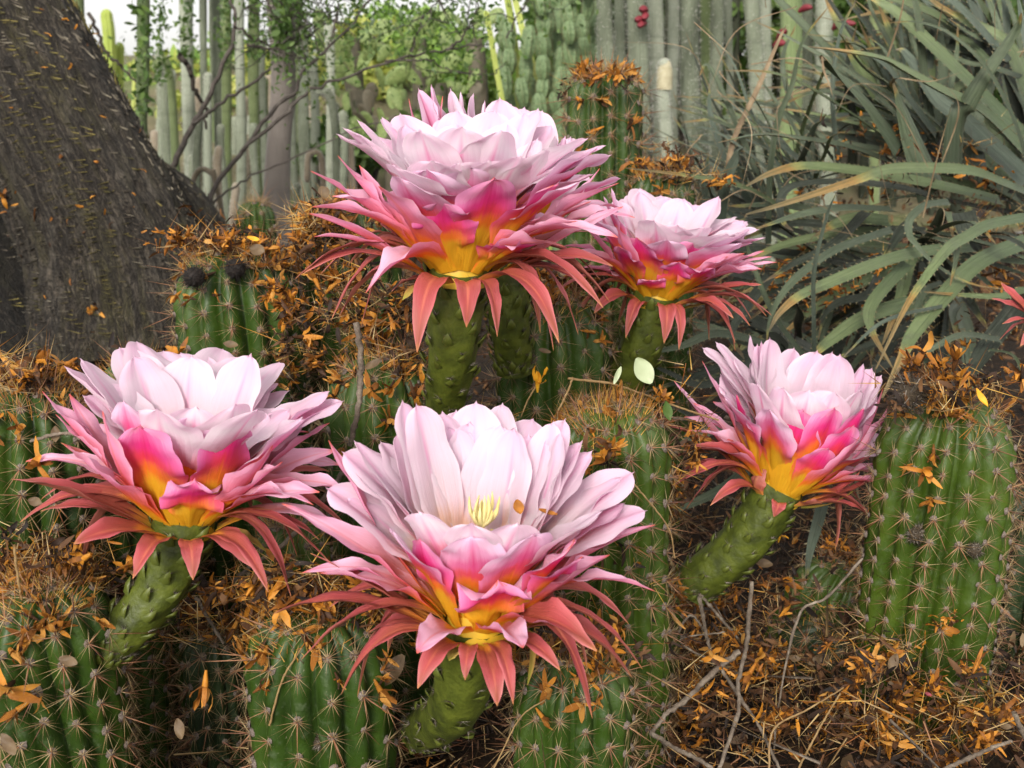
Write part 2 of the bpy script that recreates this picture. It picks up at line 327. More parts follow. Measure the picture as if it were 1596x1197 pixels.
# ------------------------------------------------------------------ ground
def mat_soil():
    m, t, out = _mat('dark_soil'); v = obj_vec(t)
    n = noise_n(t, 9, 6, 0.65, v); n2 = noise_n(t, 70, 6, 0.7, v)
    c = ramp(t, n, [(0.3, (0.006, 0.004, 0.003)), (0.55, (0.018, 0.011, 0.006)), (0.8, (0.045, 0.027, 0.014))])
    c = mixc(t, ramp(t, n2, [(0.5, (0, 0, 0)), (0.7, (.8, .8, .8))]), c, (0.07, 0.035, 0.015))
    finish(t, out, c, 0.9, bump(t, n2, 1.0, 0.01), 0, 0.2); return m
def mat_hill():
    m, t, out = _mat('hill_ground'); v = obj_vec(t); n = noise_n(t, 1.6, 6, 0.65, v); n2 = noise_n(t, 12, 5, 0.7, v)
    c = ramp(t, n, [(0.3, (0.10, 0.07, 0.045)), (0.5, (0.22, 0.17, 0.11)), (0.62, (0.16, 0.20, 0.07)), (0.8, (0.30, 0.26, 0.17))])
    c = mixc(t, n2, c, (0.08, 0.09, 0.04)); finish(t, out, c, 0.9, bump(t, n2, 0.8, 0.05), 0, 0.2); return m
def sheet(name, xs, ys, mat):
    V = [(x, y, ground_z(x, y)) for y in ys for x in xs]
    g = G(); g.add(V, gridF(len(xs), len(ys))); return tag(g.build(name, [mat]), kind='structure')
sheet('garden_ground', np.linspace(-2.6, 2.6, 131), np.linspace(.1, 4.5, 121), mat_soil())
xs = np.linspace(-60, 60, 61); ys = 4.5 * (100 / 4.5) ** np.linspace(0, 1, 50)
g = G(); g.add([(x, y, ground_z(x, y) - .004) for y in ys for x in xs], gridF(61, 50)); tag(g.build('hillside', [mat_hill()]), kind='structure')
g = G(); ys2 = np.linspace(-30, 4.5, 24)
V = []
for y in ys2:
    for x in xs: V.append((x, y, ground_z(x, max(y, .1)) - .06))
g.add(V, gridF(61, 24)); tag(g.build('outer_ground', [mat_hill()]), kind='structure')

# ------------------------------------------------------------------ background columnar cacti
def column_mat(name, dark, mid, light, sheen=0.8, bands=True):
    m, t, out = _mat(name)
    tc = N(t, 'ShaderNodeTexCoord'); v = obj_vec(t, (1, 1, .25))
    n = noise_n(t, 14, 5, 0.65, v); n2 = noise_n(t, 160, 4, 0.7, v)
    oi = N(t, 'ShaderNodeObjectInfo')
    f = math_(t, 'ADD', math_(t, 'MULTIPLY', n, .7), math_(t, 'MULTIPLY', oi.outputs['Random'], .35))
    c = ramp(t, f, [(0.3, dark), (0.52, mid), (0.8, light)])
    if bands:
        b = noise_n(t, 1, 3, .6, obj_vec(t, (.6, .6, 26)))
        c = mixc(t, ramp(t, b, [(0.52, (0, 0, 0)), (0.66, (.5, .5, .5))]), c, tuple(x * .45 for x in mid))
    lw = N(t, 'ShaderNodeLayerWeight'); lw.inputs[0].default_value = .25
    finish(t, out, c, 0.8, bump(t, n2, 0.6, 0.004), 0, 0.2, sheen=sheen); return m
MT['silver'] = column_mat('silver_column', (0.05, 0.058, 0.038), (0.165, 0.185, 0.13), (0.32, 0.34, 0.27), .08)
MT['silver_wool'] = simple('white_wool', [(0.5, 0.48, 0.42), (0.78, 0.76, 0.70)], 60, 0.9, 0.3, transl=0.3, island=.8)
MT['brownish'] = column_mat('brown_column', (0.10, 0.08, 0.05), (0.22, 0.18, 0.13), (0.32, 0.27, 0.20))
MT['mossy'] = column_mat('mossy_green_column', (0.05, 0.075, 0.03), (0.11, 0.14, 0.06), (0.20, 0.24, 0.11), .3)
MT['yellowgreen'] = column_mat('yellow_green_column', (0.20, 0.26, 0.05), (0.34, 0.40, 0.09), (0.46, 0.50, 0.16), .2, False)
MT['palegreen'] = column_mat('pale_green_column', (0.09, 0.14, 0.06), (0.17, 0.23, 0.10), (0.26, 0.32, 0.15), .2, False)
MT['shade'] = column_mat('shade_column', (0.010, 0.012, 0.007), (0.02, 0.024, 0.014), (0.05, 0.055, 0.035), 0)  # near-black colour paints in the shade of the gaps between front columns
MT['wood'] = column_mat('palm_like_trunk', (0.14, 0.12, 0.105), (0.24, 0.21, 0.185), (0.34, 0.30, 0.265), .2)
MT['bluegreen'] = body_mat('blue_green_cactus', (0.06, 0.10, 0.045), (0.13, 0.19, 0.085), (0.25, 0.32, 0.16), 0)
MT['redflower'] = simple('dull_red_flower', [(0.10, 0.012, 0.018), (0.22, 0.025, 0.035)], 60, 0.6, 0.2)
MT['cream'] = simple('cream_wool_tip', [(0.28, 0.25, 0.15), (0.45, 0.41, 0.28)], 90, 0.9, 0.5)

def column(pts, wpx, Y, mat, label, top=True, ribs=18, wool=.7, group=None, name='columnar_cactus', joints=(), basez=True, depth=.08, cat='cactus'):
    """pts: picture points from top to bottom; top=False means it runs out of the frame"""
    rs = random.Random(int(pts[0][0] * 7 + pts[0][1] + Y * 100)); C = [P(p[0], p[1], Y) for p in pts]
    if not top: C[0] = C[0] + (C[0] - C[1]) / np.linalg.norm(C[0] - C[1]) * .6
    b = C[-1]; gz = ground_z(b[0], b[1]) - .03; d = nrm(C[-1] - C[-2]) if len(C) > 1 else arr(0, 0, -1)
    if b[2] > gz: C.append(arr(b[0] + (b[2] - gz) * d[0] * .4, b[1], gz))
    C = C[::-1]; n = 40; Cc = crom(C, n); r = M(wpx, Y) / 2; zz = np.linspace(0, 6.28, n); Cc[:, 0] += r * .35 * np.sin(zz * rs.uniform(.8, 1.6) + rs.uniform(0, 6)) * np.sin(zz / 2)
    seg = np.concatenate([[0], np.cumsum(np.linalg.norm(np.diff(Cc, axis=0), axis=1))]); L = seg[-1]
    # dome cap
    extra = np.array([.35, .62, .82, .95, 1.0]); tl = nrm(Cc[-1] - Cc[-2]); base_top = Cc[-1] - tl * r * 1.0
    keep = seg < L - r * 1.05; Cc = Cc[keep]; seg = seg[keep]
    cap = np.array([Cc[-1] + tl * r * 1.05 * e for e in extra]); rad = np.ones(len(Cc))
    rad = rad * (1 + .06 * np.sin(seg * 9 + rs.uniform(0, 6)) + .03 * np.sin(seg * 31 + rs.uniform(0, 6))) * (1 - .08 * (1 - seg / L))
    for jt in joints: rad = rad * (1 - .16 * np.exp(-((seg / L - jt) / .012) ** 2))
    rad = np.concatenate([rad, np.sqrt(np.clip(1 - extra ** 2, 0.003, 1))]) * r
    Cc = np.vstack([Cc, cap]); root = empty(name, Cc[0], label, cat, group); g = G()
    rf = None if not ribs else (lambda a, th: 1 - depth * (.5 - .5 * np.cos(th * ribs)))
    tube(g, Cc, rad * .88, ribs * 4 if ribs else 20, rfun=rf); g.build('stem', [MT[mat]], root, Cc[0])
    if wool:
        g = G(); T, A, B = frames(Cc)
        for i in range(int(2200 * wool)):
            k = rs.randrange(2, len(Cc) - 1); f = rs.random(); c = Cc[k] * f + Cc[k - 1] * (1 - f); a = rs.uniform(0, 6.283)
            nvec = math.cos(a) * A[k] + math.sin(a) * B[k]; c = c + nvec * rad[k] * .97
            spine(g, c, nvec + rng.normal(size=3) * .5, r * rs.uniform(.15, .4), r * .018)
        tag(g.build('wool', [MT['silver_wool']], root, Cc[0], smooth=False), kind='stuff')
    return root, Cc, rad

def ORD(n): return '%d%s' % (n, 'th' if 10 < n % 100 < 14 else {1: 'st', 2: 'nd', 3: 'rd'}.get(n % 10, 'th'))
gl = 'silvery columns massed behind the leaning trunk'
column([(222, -40), (221, 90), (224, 200), (238, 300)], 21, 3.2, 'mossy', 'dark mossy column standing alone against the sky right of the leaning trunk', False, wool=.2)
column([(118, -40), (122, 60), (124, 160)], 26, 3.4, 'mossy', 'dark green column rising just behind the top of the leaning trunk', False, wool=.1)
column([(166, 12), (167, 60), (165, 200), (170, 330)], 21, 6.0, 'yellowgreen', 'taller yellow green column against the white sky at the upper left', wool=.1, ribs=8, depth=.2)
column([(188, 64), (187, 100), (184, 200), (188, 330)], 16, 6.1, 'yellowgreen', 'shorter yellow green column against the white sky, right of the taller one', wool=.1, ribs=8, depth=.2)
column([(212, 95), (212, 150), (210, 300)], 12, 6.3, 'yellowgreen', 'thin distant yellow green column beside the lone mossy column', wool=0, ribs=6, depth=.2)
column([(249, 72), (250, 110), (250, 300)], 13, 4.4, 'silver', 'thin pale column with a blunt top right of the lone mossy column')
column([(240, 110), (248, 96), (262, 98), (268, 140), (274, 300)], 14, 4.0, 'mossy', 'green column bent over at its top in a hook', wool=.3)
column([(256, 120), (260, 160), (262, 330)], 16, 4.1, 'silver', 'short pale column under the hooked green one')
column([(292, -40), (294, 120), (296, 330)], 23, 4.3, 'silver', 'wide pale column leaving the picture top left of the bare branches', False)
column([(318, -40), (319, 100), (322, 330)], 13, 4.6, 'silver', 'narrow pale column right of the widest pale one, left half of the picture', False, group=gl)
column([(335, -40), (337, 100), (340, 330)], 17, 4.7, 'silver', 'narrow pale column between two wide ones left of the grey trunk', False, group=gl)
column([(352, -40), (354, 60), (358, 330)], 17, 4.2, 'mossy', 'greenish column directly behind the dark forked branch', False, wool=.3)
column([(375, -40), (372, 90), (378, 330)], 17, 4.0, 'silver', 'pale ringed column two to the left of the grey palm like trunk', False)
column([(398, -40), (398, 90), (400, 330)], 19, 4.2, 'mossy', 'dark green column next to the left of the grey palm like trunk', False, wool=.2)
column([(410, 60), (409, 120), (412, 330)], 12, 4.4, 'silver', 'thin pale column touching the left side of the grey palm like trunk')
column([(309, 178), (309, 210), (309, 340)], 14, 3.6, 'silver', 'short woolly column, leftmost of three low pale tips')
column([(326, 112), (325, 150), (322, 340)], 14, 3.9, 'silver', 'woolly column with a cream rounded tip among the bare branches')
column([(341, 225), (341, 260), (344, 345)], 13, 3.5, 'brownish', 'low brown topped column behind the arched stem')
column([(344, 193), (346, 230), (352, 345)], 12, 3.7, 'silver', 'low pale woolly column, rightmost of three low pale tips')
column([(367, 284), (366, 300), (366, 350)], 13, 3.3, 'brownish', 'stubby brown column close to the ground before the grove')
column([(395, 190), (396, 250), (398, 345)], 13, 3.8, 'silver', 'short pale column crossed by two bare branches')
column([(300, 240), (302, 280), (306, 350)], 14, 3.7, 'silver', 'short pale column just right of the trunk foot', group='short pale columns near the trunk foot')
column([(471, 40), (474, 150), (482, 330)], 19, 4.4, 'silver', 'leaning pale column just right of the grey palm like trunk')
column([(489, 80), (489, 180), (487, 330)], 15, 4.6, 'silver', 'straight pale column second to the right of the grey trunk')
column([(512, 34), (513, 100), (515, 330)], 15, 4.0, 'silver', 'slender grey column with its blunt top free against the sky')
column([(494, 148), (503, 143), (517, 152), (524, 200), (524, 330)], 14, 3.8, 'silver', 'pale woolly stem bent over like a walking stick')
column([(534, 172), (535, 200), (536, 330)], 14, 3.7, 'silver', 'low pale column with woolly tip right of the walking stick stem')
column([(547, 205), (549, 240), (552, 330)], 12, 3.9, 'brownish', 'low brownish column at the right end of the grove')
column([(478, 290), (480, 250), (489, 238), (500, 250), (504, 330)], 11, 3.2, 'brownish', 'dark arched stem standing in front of the pale columns')
column([(298, 330), (300, 283), (312, 264), (330, 270), (338, 290)], 9, 2.7, 'brownish', 'dark stem looping in a low arch right of the leaning trunk', wool=.1)
column([(463, 285), (464, 300), (466, 350)], 12, 3.3, 'silver', 'stubby pale column at the foot of the grey palm like trunk')
rs = random.Random(5)
for i in range(30):
    x = 240 + 10.6 * i + rs.uniform(-3, 3); tall = rs.random() < .4
    ty = -40 if tall and not (470 < x) and x > 285 else rs.uniform(90, 230)
    column([(x, ty), (x + rs.uniform(-4, 4), 250), (x + rs.uniform(-6, 6), 330)], rs.uniform(10, 17), rs.uniform(4.8, 6.5), rs.choice(['silver', 'silver', 'mossy', 'brownish']),
           'thin back column of the pale grove, %s from the left in its row' % ORD(i + 1), ty > 0, wool=.2, group='thin columns at the back of the left grove')
# grey palm-like trunk
column([(430, -60), (436, 60), (440, 200), (440, 330), (441, 392)], 46, 2.9, 'wood', 'smooth grey ringed trunk standing upright left of centre', False, ribs=0, wool=0, name='palm_trunk', cat='tree')
gr = 'thick silver columns at the top right of centre'
RC = [((943, -40), (944, 60), (950, 250), 30, 3.4, 'silver', 'thick pale column with a bright left edge, first right of the jointed cactus'),
 ((968, -40), (968, 80), (970, 250), 18, 3.7, 'silver', 'narrow column just right of the thick bright edged one'),
 ((988, -40), (990, 80), (998, 250), 33, 3.3, 'silver', 'thick silver column bearing small red flowers'),
 ((1023, -40), (1023, 60), (1026, 250), 30, 3.5, 'silver', 'jointed silver column right of the one with red flowers'),
 ((1048, -40), (1049, 60), (1052, 250), 18, 3.8, 'silver', 'slim shaded column behind the short cream tipped one'),
 ((1073, -40), (1078, 80), (1088, 250), 34, 3.3, 'silver', 'thick smooth silver column, middle of the right group'),
 ((1098, -40), (1098, 80), (1100, 250), 20, 3.9, 'mossy', 'dark green column between two silver ones at the top'),
 ((1116, -40), (1115, 60), (1116, 230), 24, 3.4, 'silver', 'jointed silver column before the dark gap'),
 ((1133, -40), (1134, 60), (1138, 230), 13, 3.8, 'silver', 'thin grey column at the left of the dark gap'),
 ((1168, -40), (1172, 60), (1180, 250), 28, 3.3, 'silver', 'column with a bright woolly edge right of the dark gap'),
 ((1188, -40), (1190, 60), (1200, 250), 24, 3.5, 'silver', 'grey column overlapping the bright edged one right of the dark gap'),
 ((1228, -40), (1230, 60), (1232, 230), 40, 4.2, 'palegreen', 'wide light green column behind the spiky leaves'),
 ((1258, -40), (1260, 60), (1262, 230), 18, 3.9, 'silver', 'grey column behind the dry leaf tips at the top right'),
 ((1285, -40), (1288, 60), (1292, 230), 30, 3.7, 'silver', 'broad grey column deep among the leaves at the top right'),
 ((1360, -40), (1362, 60), (1366, 200), 20, 4.0, 'mossy', 'dark column glimpsed between the leaves at the top right')]
for a, b, c, wd, Y, mt, lb in RC:
    j = (.55, .8) if 'jointed' in lb else ()
    r_, Cc, rad = column([a, b, c], wd, Y, mt, lb, False, joints=j, wool=.9 if mt == 'silver' else .2)
    if 'red flowers' in lb:
        for (fx, fy, ex, ey) in ((998, 16, 1008, 17), (990, 32, 1004, 33), (995, 42, 1006, 36), (1003, 30, 1008, 24)):
            g = G(); p, q = P(ex, ey, Y - .06), P(fx, fy, Y - .1); tube(g, crom([p, (p + q) / 2 + UPV * .004, q], 8), [.006, .008, .010, .011, .011, .010, .008, .003], 8); g.build('red_flower', [MT['redflower']], r_, Cc[0])
    if 'bright woolly edge' in lb or 'deep among' in lb:
        pts = ((1212, 60, 1226, 49), (1206, 72, 1224, 68)) if 'bright' in lb else ((1245, 18, 1266, 12), (1300, 42, 1334, 37), (1298, 46, 1312, 36))
        for (fx, fy, ex, ey) in pts:
            g = G(); p, q = P(fx, fy, Y - .06), P(ex, ey, Y - .1); tube(g, crom([p, (p + q) / 2 + UPV * .006, q], 8), [.006, .008, .010, .011, .011, .010, .008, .003], 8); g.build('red_flower', [MT['redflower']], r_, Cc[0])
r_, Cc, rad = column([(1037, 90), (1037, 120), (1040, 250)], 22, 2.9, 'silver', 'short column with a cream woolly tip in front of the thick silver ones', joints=(.62,), wool=.8)
tp = P(1037, 92, 2.9); g = G(); h = np.linspace(0, 1, 9)
tube(g, [tp - arr(0, 0, 1) * .075 + arr(0, 0, .078) * q for q in h], [M(22, 2.9) / 2 * 1.06 * math.sqrt(max(.002, 1 - max(0, (q - .45) / .55) ** 2)) for q in h], 16); g.build('woolly_tip', [MT['cream']], r_, Cc[0])
rs = random.Random(8)
for i in range(20):
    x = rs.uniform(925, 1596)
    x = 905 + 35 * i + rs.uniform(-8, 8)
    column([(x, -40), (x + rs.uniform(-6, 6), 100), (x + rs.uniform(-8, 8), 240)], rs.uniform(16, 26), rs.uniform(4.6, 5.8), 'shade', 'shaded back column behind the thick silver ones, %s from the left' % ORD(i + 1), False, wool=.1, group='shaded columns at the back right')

# ------------------------------------------------------------------ jointed blue green cactus
def seg_mesh(ribs=7, q=0):
    g = G(); h = np.linspace(0, 1, 13); rs = random.Random(q)
    tube(g, [(0, 0, z) for z in h], [.42 * math.sqrt(max(.01, math.sin(math.pi * min(.999, max(.001, .06 + z * .88))))) * (1 + .05 * rs.uniform(-1, 1)) for z in h], ribs * 6, rfun=lambda a, th: 1 - .22 * (1 - np.abs(np.cos(th * ribs / 2))))
    for i in range(60):
        k = i % ribs; z = .12 + .8 * ((i // ribs) / 8); a = 2 * math.pi * k / ribs; r = .43 * math.sqrt(math.sin(math.pi * z))
        for j in range(3): spine(g, (r * math.cos(a), r * math.sin(a), z), (math.cos(a) + rs.uniform(-.6, .6), math.sin(a) + rs.uniform(-.6, .6), rs.uniform(-.6, .6)), .10, .008, 1)
    return g.mesh('segment', [MT['bluegreen'], MT['spine']])
segs = [seg_mesh(7, i) for i in range(4)]
def chain(px, py0, py1, wpx, Y, label, lean=0):
    rs = random.Random(int(px)); p0 = P(px, py1, Y); root = empty('jointed_cactus', (p0[0], p0[1], ground_z(p0[0], p0[1])), label, 'cactus', 'jointed blue green cactus stems')
    org = np.array(root.location); y = py1
    g = G(); tube(g, [org, (org + p0) / 2, p0 + arr(0, 0, .03)], M(wpx, Y) * .33, 12); g.build('stem_foot', [MT['bluegreen']], root, org)
    while y > py0:
        hp = wpx * rs.uniform(1.1, 1.7); a = P(px + rs.uniform(-4, 4), y, Y + rs.uniform(-.05, .05)); L = M(hp, Y)
        m = mat4(a - org, (lean + rs.uniform(-.15, .15), rs.uniform(-.15, .15), 1), roll=rs.uniform(0, 6)); s = M(wpx, Y) * rs.uniform(1.0, 1.15)
        m = m @ Matrix.Diagonal((s, s, L * 1.12, 1)); place('segment', segs[rs.randrange(4)], root, m); y -= hp * .93
for (px, a, b, wd, Y, lb) in [(781, 38, 130, 20, 4.0, 'leftmost slim chain of the jointed blue green cactus'), (792, 60, 190, 26, 3.8, 'low chain at the left of the jointed blue green cactus, above the hidden flower'), (818, 78, 200, 26, 3.7, 'chain with a large round joint in the left half of the jointed cactus'), (846, 10, 200, 29, 3.9, 'tall chain with a dark round joint in the middle of the jointed cactus'),
        (870, -20, 200, 24, 4.0, 'chain with slanted ridges right of the middle of the jointed cactus'), (893, -20, 200, 26, 3.8, 'chain of short pale joints near the right of the jointed cactus'), (912, -20, 210, 22, 4.1, 'rightmost chain of the jointed cactus beside the thick column'), (846, 120, 220, 26, 3.5, 'lowest chain in front of the jointed cactus'), (870, 130, 230, 24, 3.5, 'low shaded chain beside the tall crowned cactus'), (925, 20, 180, 20, 4.3, 'dark chain tucked behind the thick bright edged column')]:
    chain(px, a, b, wd, Y, lb)
for pts, wd, Y, lb in [([(757, 16), (768, 80), (786, 165), (790, 220)], 11, 3.5, 'thin yellow green stem leaning at the upper centre'), ([(783, -40), (800, 60), (806, 160)], 13, 3.9, 'yellow green stem, left one of the crossing pair at the upper centre'), ([(795, -40), (817, 60), (845, 140), (852, 200)], 13, 3.8, 'yellow green stem leaning right, of the crossing pair at the upper centre'), ([(915, 60), (905, 90), (885, 140)], 10, 4.2, 'slanting light green stem before the jointed cactus')]:
    column(pts, wd, Y, 'yellowgreen', lb, pts[0][1] > 0, ribs=6, wool=.05, depth=.2)

# ------------------------------------------------------------------ prickly pears
MT['pad'] = body_mat('prickly_pear_pad', (0.07, 0.11, 0.03), (0.17, 0.23, 0.07), (0.36, 0.40, 0.17), 0)
MT['pad_old'] = simple('old_pad_brown', [(0.06, 0.06, 0.035), (0.14, 0.12, 0.08), (0.22, 0.18, 0.13)], 20, 0.7, 0.4)
def pad_mesh(q, m):
    g = G(); rs = random.Random(q); nu, nv = 16, 12; th = np.linspace(0, 2 * math.pi, nu + 1); h = np.linspace(0, 1, nv)
    V = [];
    for z in h:
        w = .36 * math.sqrt(max(.0, math.sin(math.pi * (.04 + .95 * z)))) * (0.55 + .5 * z); w = max(w, .01)
        for a in th: V.append((w * math.cos(a), w * .24 * math.sin(a), z + .02 * math.sin(a * 2 + q)))
    g.add(V, gridF(nu + 1, nv))
    for i in range(34):
        z = rs.uniform(.12, .95); w = .36 * math.sqrt(math.sin(math.pi * (.04 + .95 * z))) * (.55 + .5 * z); x = rs.uniform(-.8, .8) * w; s = rs.choice((-1, 1)); y = s * w * .24 * math.sqrt(max(0, 1 - (x / w) ** 2))
        for j in range(2): spine(g, (x, y, z), (rs.uniform(-.5, .5), s, rs.uniform(-.5, .5)), .07, .006, 1)
    return g.mesh('pad', [MT[m], MT['spine']])
pads = [pad_mesh(i, 'pad') for i in range(4)]; pads_old = [pad_mesh(9 + i, 'pad_old') for i in range(2)]
for (cx, cy, sx, sy, n, Y, lb, old) in [(560, 140, 55, 80, 26, 5.2, 'prickly pear with pale yellowish pads right of the pale grove', .1), (545, 60, 50, 45, 16, 5.8, 'prickly pear reaching highest against the sky left of centre', 0), (610, 190, 70, 50, 30, 4.4, 'prickly pear of dark and withered brown pads low behind the tallest flower', .3), (680, 130, 60, 50, 22, 5.6, 'prickly pear with small round pads above the tallest flower', .1), (650, 60, 55, 40, 16, 6.2, 'far prickly pear under the overhanging leafy branches', 0), (740, 60, 30, 40, 8, 6.0, 'far prickly pear left of the leaning yellow stem', 0)]:
    rs = random.Random(int(cx)); b = P(cx, cy + sy, Y); z = ground_z(b[0], b[1]); root = empty('prickly_pear', (b[0], b[1], z), lb, 'cactus'); org = np.array(root.location)
    g = G(); top = P(cx, cy, Y); tube(g, crom([org - arr(0, 0, .05), (org + top) / 2 + arr(.02, 0, 0), top], 8), .05, 8); g.build('stem', [MT['pad_old']], root, org)
    for i in range(n):
        a = rs.uniform(0, 6.28); q = math.sqrt(rs.random()); x, y = cx + sx * q * math.cos(a), cy + sy * q * math.sin(a)
        p = P(x, y + 12, Y + rs.uniform(-.35, .35)); d = nrm(arr((x - cx) / sx * .9 + rs.uniform(-1.1, 1.1), rs.uniform(-.4, .4), 1)); s = M(rs.uniform(24, 38), Y)
        m = mat4(p - org, d, (0, 1, 0), s, rs.uniform(-1.2, 1.2)); place('pad', (pads_old if rs.random() < old else pads)[rs.randrange(2)], root, m)

# ------------------------------------------------------------------ shrubs, hill plants, overhanging branches
def leaf_proto(L, W, bend=.2, n=3):
    h = np.linspace(0, 1, n + 1); V = []; F = []
    for i, z in enumerate(h):
        w = W / 2 * math.sin(math.pi * min(.97, .12 + z * .86)); V += [(-w, z * L, bend * L * z * z + w * .3), (w, z * L, bend * L * z * z + w * .3)]
    F = [(2 * i, 2 * i + 1, 2 * i + 3, 2 * i + 2) for i in range(n)]
    uv = [(0, z) if k % 2 == 0 else (1, z) for z in h for k in (0, 1)]
    return np.array(V), np.array(F), np.array(uv)
LEAFS = [leaf_proto(1, .5, .2), leaf_proto(1, .4, -.2), leaf_proto(1, .6, .4)]
MT['leaf_bright'] = simple('bright_green_leaves', [(0.08, 0.17, 0.025), (0.20, 0.34, 0.06), (0.34, 0.46, 0.10)], 4, 0.5, 0, transl=0.35, island=.6)
MT['leaf_dark'] = simple('olive_leaves', [(0.03, 0.065, 0.012), (0.07, 0.13, 0.025), (0.14, 0.21, 0.05)], 4, 0.5, 0, transl=0.3, island=.6)
MT['leaf_yellow'] = simple('yellow_green_leaves', [(0.14, 0.2, 0.03), (0.34, 0.38, 0.07), (0.5, 0.5, 0.14)], 4, 0.5, 0, transl=0.3, island=.6)
MT['branch'] = simple('dark_branch', [(0.02, 0.015, 0.012), (0.07, 0.055, 0.045), (0.14, 0.12, 0.10)], 40, 0.8, 0.6, 0.003)
def cloud(center_px, sx, sy, Y, dep, n, size, clumps=14, seed=0):
    rs = np.random.default_rng(seed); cx, cy = center_px
    cc = rs.normal(size=(clumps, 3)) * [.5, .5, .5]; k = rs.integers(0, clumps, n); q = cc[k] + rs.normal(size=(n, 3)) * .2
    pos = np.array([P(cx + sx * a, cy + sy * b, Y + dep * c) for a, b, c in q]); return pos
def shrub(cx, cy, sx, sy, Y, n, size, mat, label, seed, name='shrub', group=None):
    pos = cloud((cx, cy), sx, sy, Y, .5, n, size, 18, seed); b = P(cx, cy + sy, Y); root = empty(name, (b[0], b[1], ground_z(b[0], b[1])), label, 'shrub', group); org = np.array(root.location)
    g = G(); scatter(g, LEAFS, pos, rot3(n), size * rng.uniform(.6, 1.4, n)); tag(g.build('leaves', [MT[mat]], root, org, smooth=False), kind='stuff')
    g = G(); top = P(cx, cy, Y)
    for i in range(7):
        e = pos[rng.integers(0, n)]; tube(g, crom([org - arr(0, 0, .05), (org + e) / 2 + rng.normal(size=3) * .05, e], 8), np.linspace(.02, .005, 8), 6)
    g.build('stems', [MT['branch']], root, org)
shrub(735, 130, 75, 60, 6.6, 3600, .05, 'leaf_bright', 'bright green feathery shrub behind the tallest flower', 1)
shrub(600, 100, 70, 60, 7.4, 2600, .06, 'leaf_yellow', 'yellow green shrub on the hillside behind the prickly pears', 2)
shrub(300, 200, 90, 60, 7.2, 2400, .06, 'leaf_yellow', 'yellow green shrub seen through the pale grove', 4)
shrub(480, 190, 90, 60, 7.4, 2400, .06, 'leaf_yellow', 'yellow green shrub behind the grey palm like trunk', 5)
shrub(660, 60, 70, 40, 9.5, 2200, .08, 'leaf_bright', 'distant leafy crown above the hillside', 6)
shrub(900, 60, 60, 80, 5.6, 2500, .06, 'leaf_dark', 'dark bush behind the jointed cactus', 7)
shrub(1080, 70, 150, 110, 6.2, 6000, .07, 'leaf_dark', 'dark bush behind the thick silver columns', 8)
shrub(1400, 60, 180, 110, 5.6, 5000, .07, 'leaf_dark', 'dark bush behind the spiky leaves at the top right', 9)
shrub(250, 150, 120, 50, 8.5, 2600, .09, 'leaf_bright', 'distant bright shrubs on the hillside right of the leaning trunk', 13)
shrub(420, 130, 120, 60, 8.0, 3000, .08, 'leaf_yellow', 'distant yellow green shrubs behind the pale grove', 14)
shrub(1640, 60, 140, 130, 4.8, 4500, .07, 'leaf_dark', 'dark bush filling the top right corner behind the spiky leaves', 15)
shrub(540, 230, 70, 40, 5.0, 1200, .05, 'leaf_dark', 'low olive bush at the foot of the prickly pears', 10)
shrub(700, 215, 80, 30, 5.2, 1500, .05, 'leaf_dark', 'low olive bush hidden behind the tallest flower', 11)

root = empty('overhanging_tree', P(262, 268, 2.9), 'dark bare branches forking to the right from behind the leaning trunk, with sparse small leaves', 'tree'); org = np.array(root.location)
BR = [([(262, 275), (285, 225), (303, 190), (330, 140), (362, 65), (366, 20), (355, -20)], 10, 2.9), ([(300, 195), (345, 160), (400, 125), (440, 85), (480, 55), (520, 30)], 6, 2.9), ([(325, 318), (345, 275), (375, 240), (420, 180), (462, 140), (466, 118), (500, 85), (545, 45), (580, -5)], 8, 2.6), ([(328, 320), (350, 300), (400, 272), (480, 235), (555, 200), (640, 180)], 4, 2.6), ([(375, 238), (440, 180), (470, 150), (540, 120), (640, 88), (700, 78), (755, 66)], 6, 2.6), ([(600, 95), (665, 95), (700, 108), (762, 118), (790, 95)], 3, 2.6),
      ([(280, 85), (296, 110), (303, 140), (318, 165), (322, 200)], 9, 3.0), ([(385, 70), (420, 76), (470, 90), (490, 98)], 4, 2.7), ([(700, 78), (730, 45), (752, -10)], 4, 2.6), ([(366, 40), (395, 60), (420, 72), (450, 100), (462, 112)], 4, 2.8), ([(520, 60), (530, -20)], 3, 2.7), ([(415, 0), (440, 45), (465, 70)], 3, 2.8), ([(640, 88), (660, 30), (700, -20)], 3, 2.7), ([(500, 85), (470, 20), (440, -20)], 3, 2.8), ([(790, 60), (810, 20), (835, -10)], 3, 2.8), ([(140, 20), (165, 80), (195, 110), (235, 160)], 6, 3.3)]
lp = []
for pts, wd, Y in BR:
    C = crom([P(x, y, Y + .03 * i) for i, (x, y) in enumerate(pts)], 30); C = C + rng.normal(size=C.shape) * .0025; g = G(); tube(g, C, np.linspace(M(wd, Y) / 2, M(wd, Y) / 4.2, 30), 7); g.build('branch', [MT['branch']], root, org)
    if wd < 7: lp += [c for c in C[8:]]
g = G()
for i in range(150):
    c = lp[rng.integers(0, len(lp))]; d = nrm(rng.normal(size=3) + arr(0, 0, -.2)); e = c + d * rng.uniform(.05, .22)
    if e[2] > CAMZ + .02: tube(g, crom([c, (c + e) / 2 + rng.normal(size=3) * .015, e], 6), [.0018, .0015, .0013, .001, .0008, .0006], 3); lp += [e, (c + e) / 2]
tag(g.build('twiglets', [MT['branch']], root, org), kind='stuff')
lp = np.array([p for p in lp if p[2] > CAMZ - .02 or rng.random() < .12]); n = 2600; k = rng.integers(0, len(lp), n); pos = lp[k] + rng.normal(size=(n, 3)) * .045
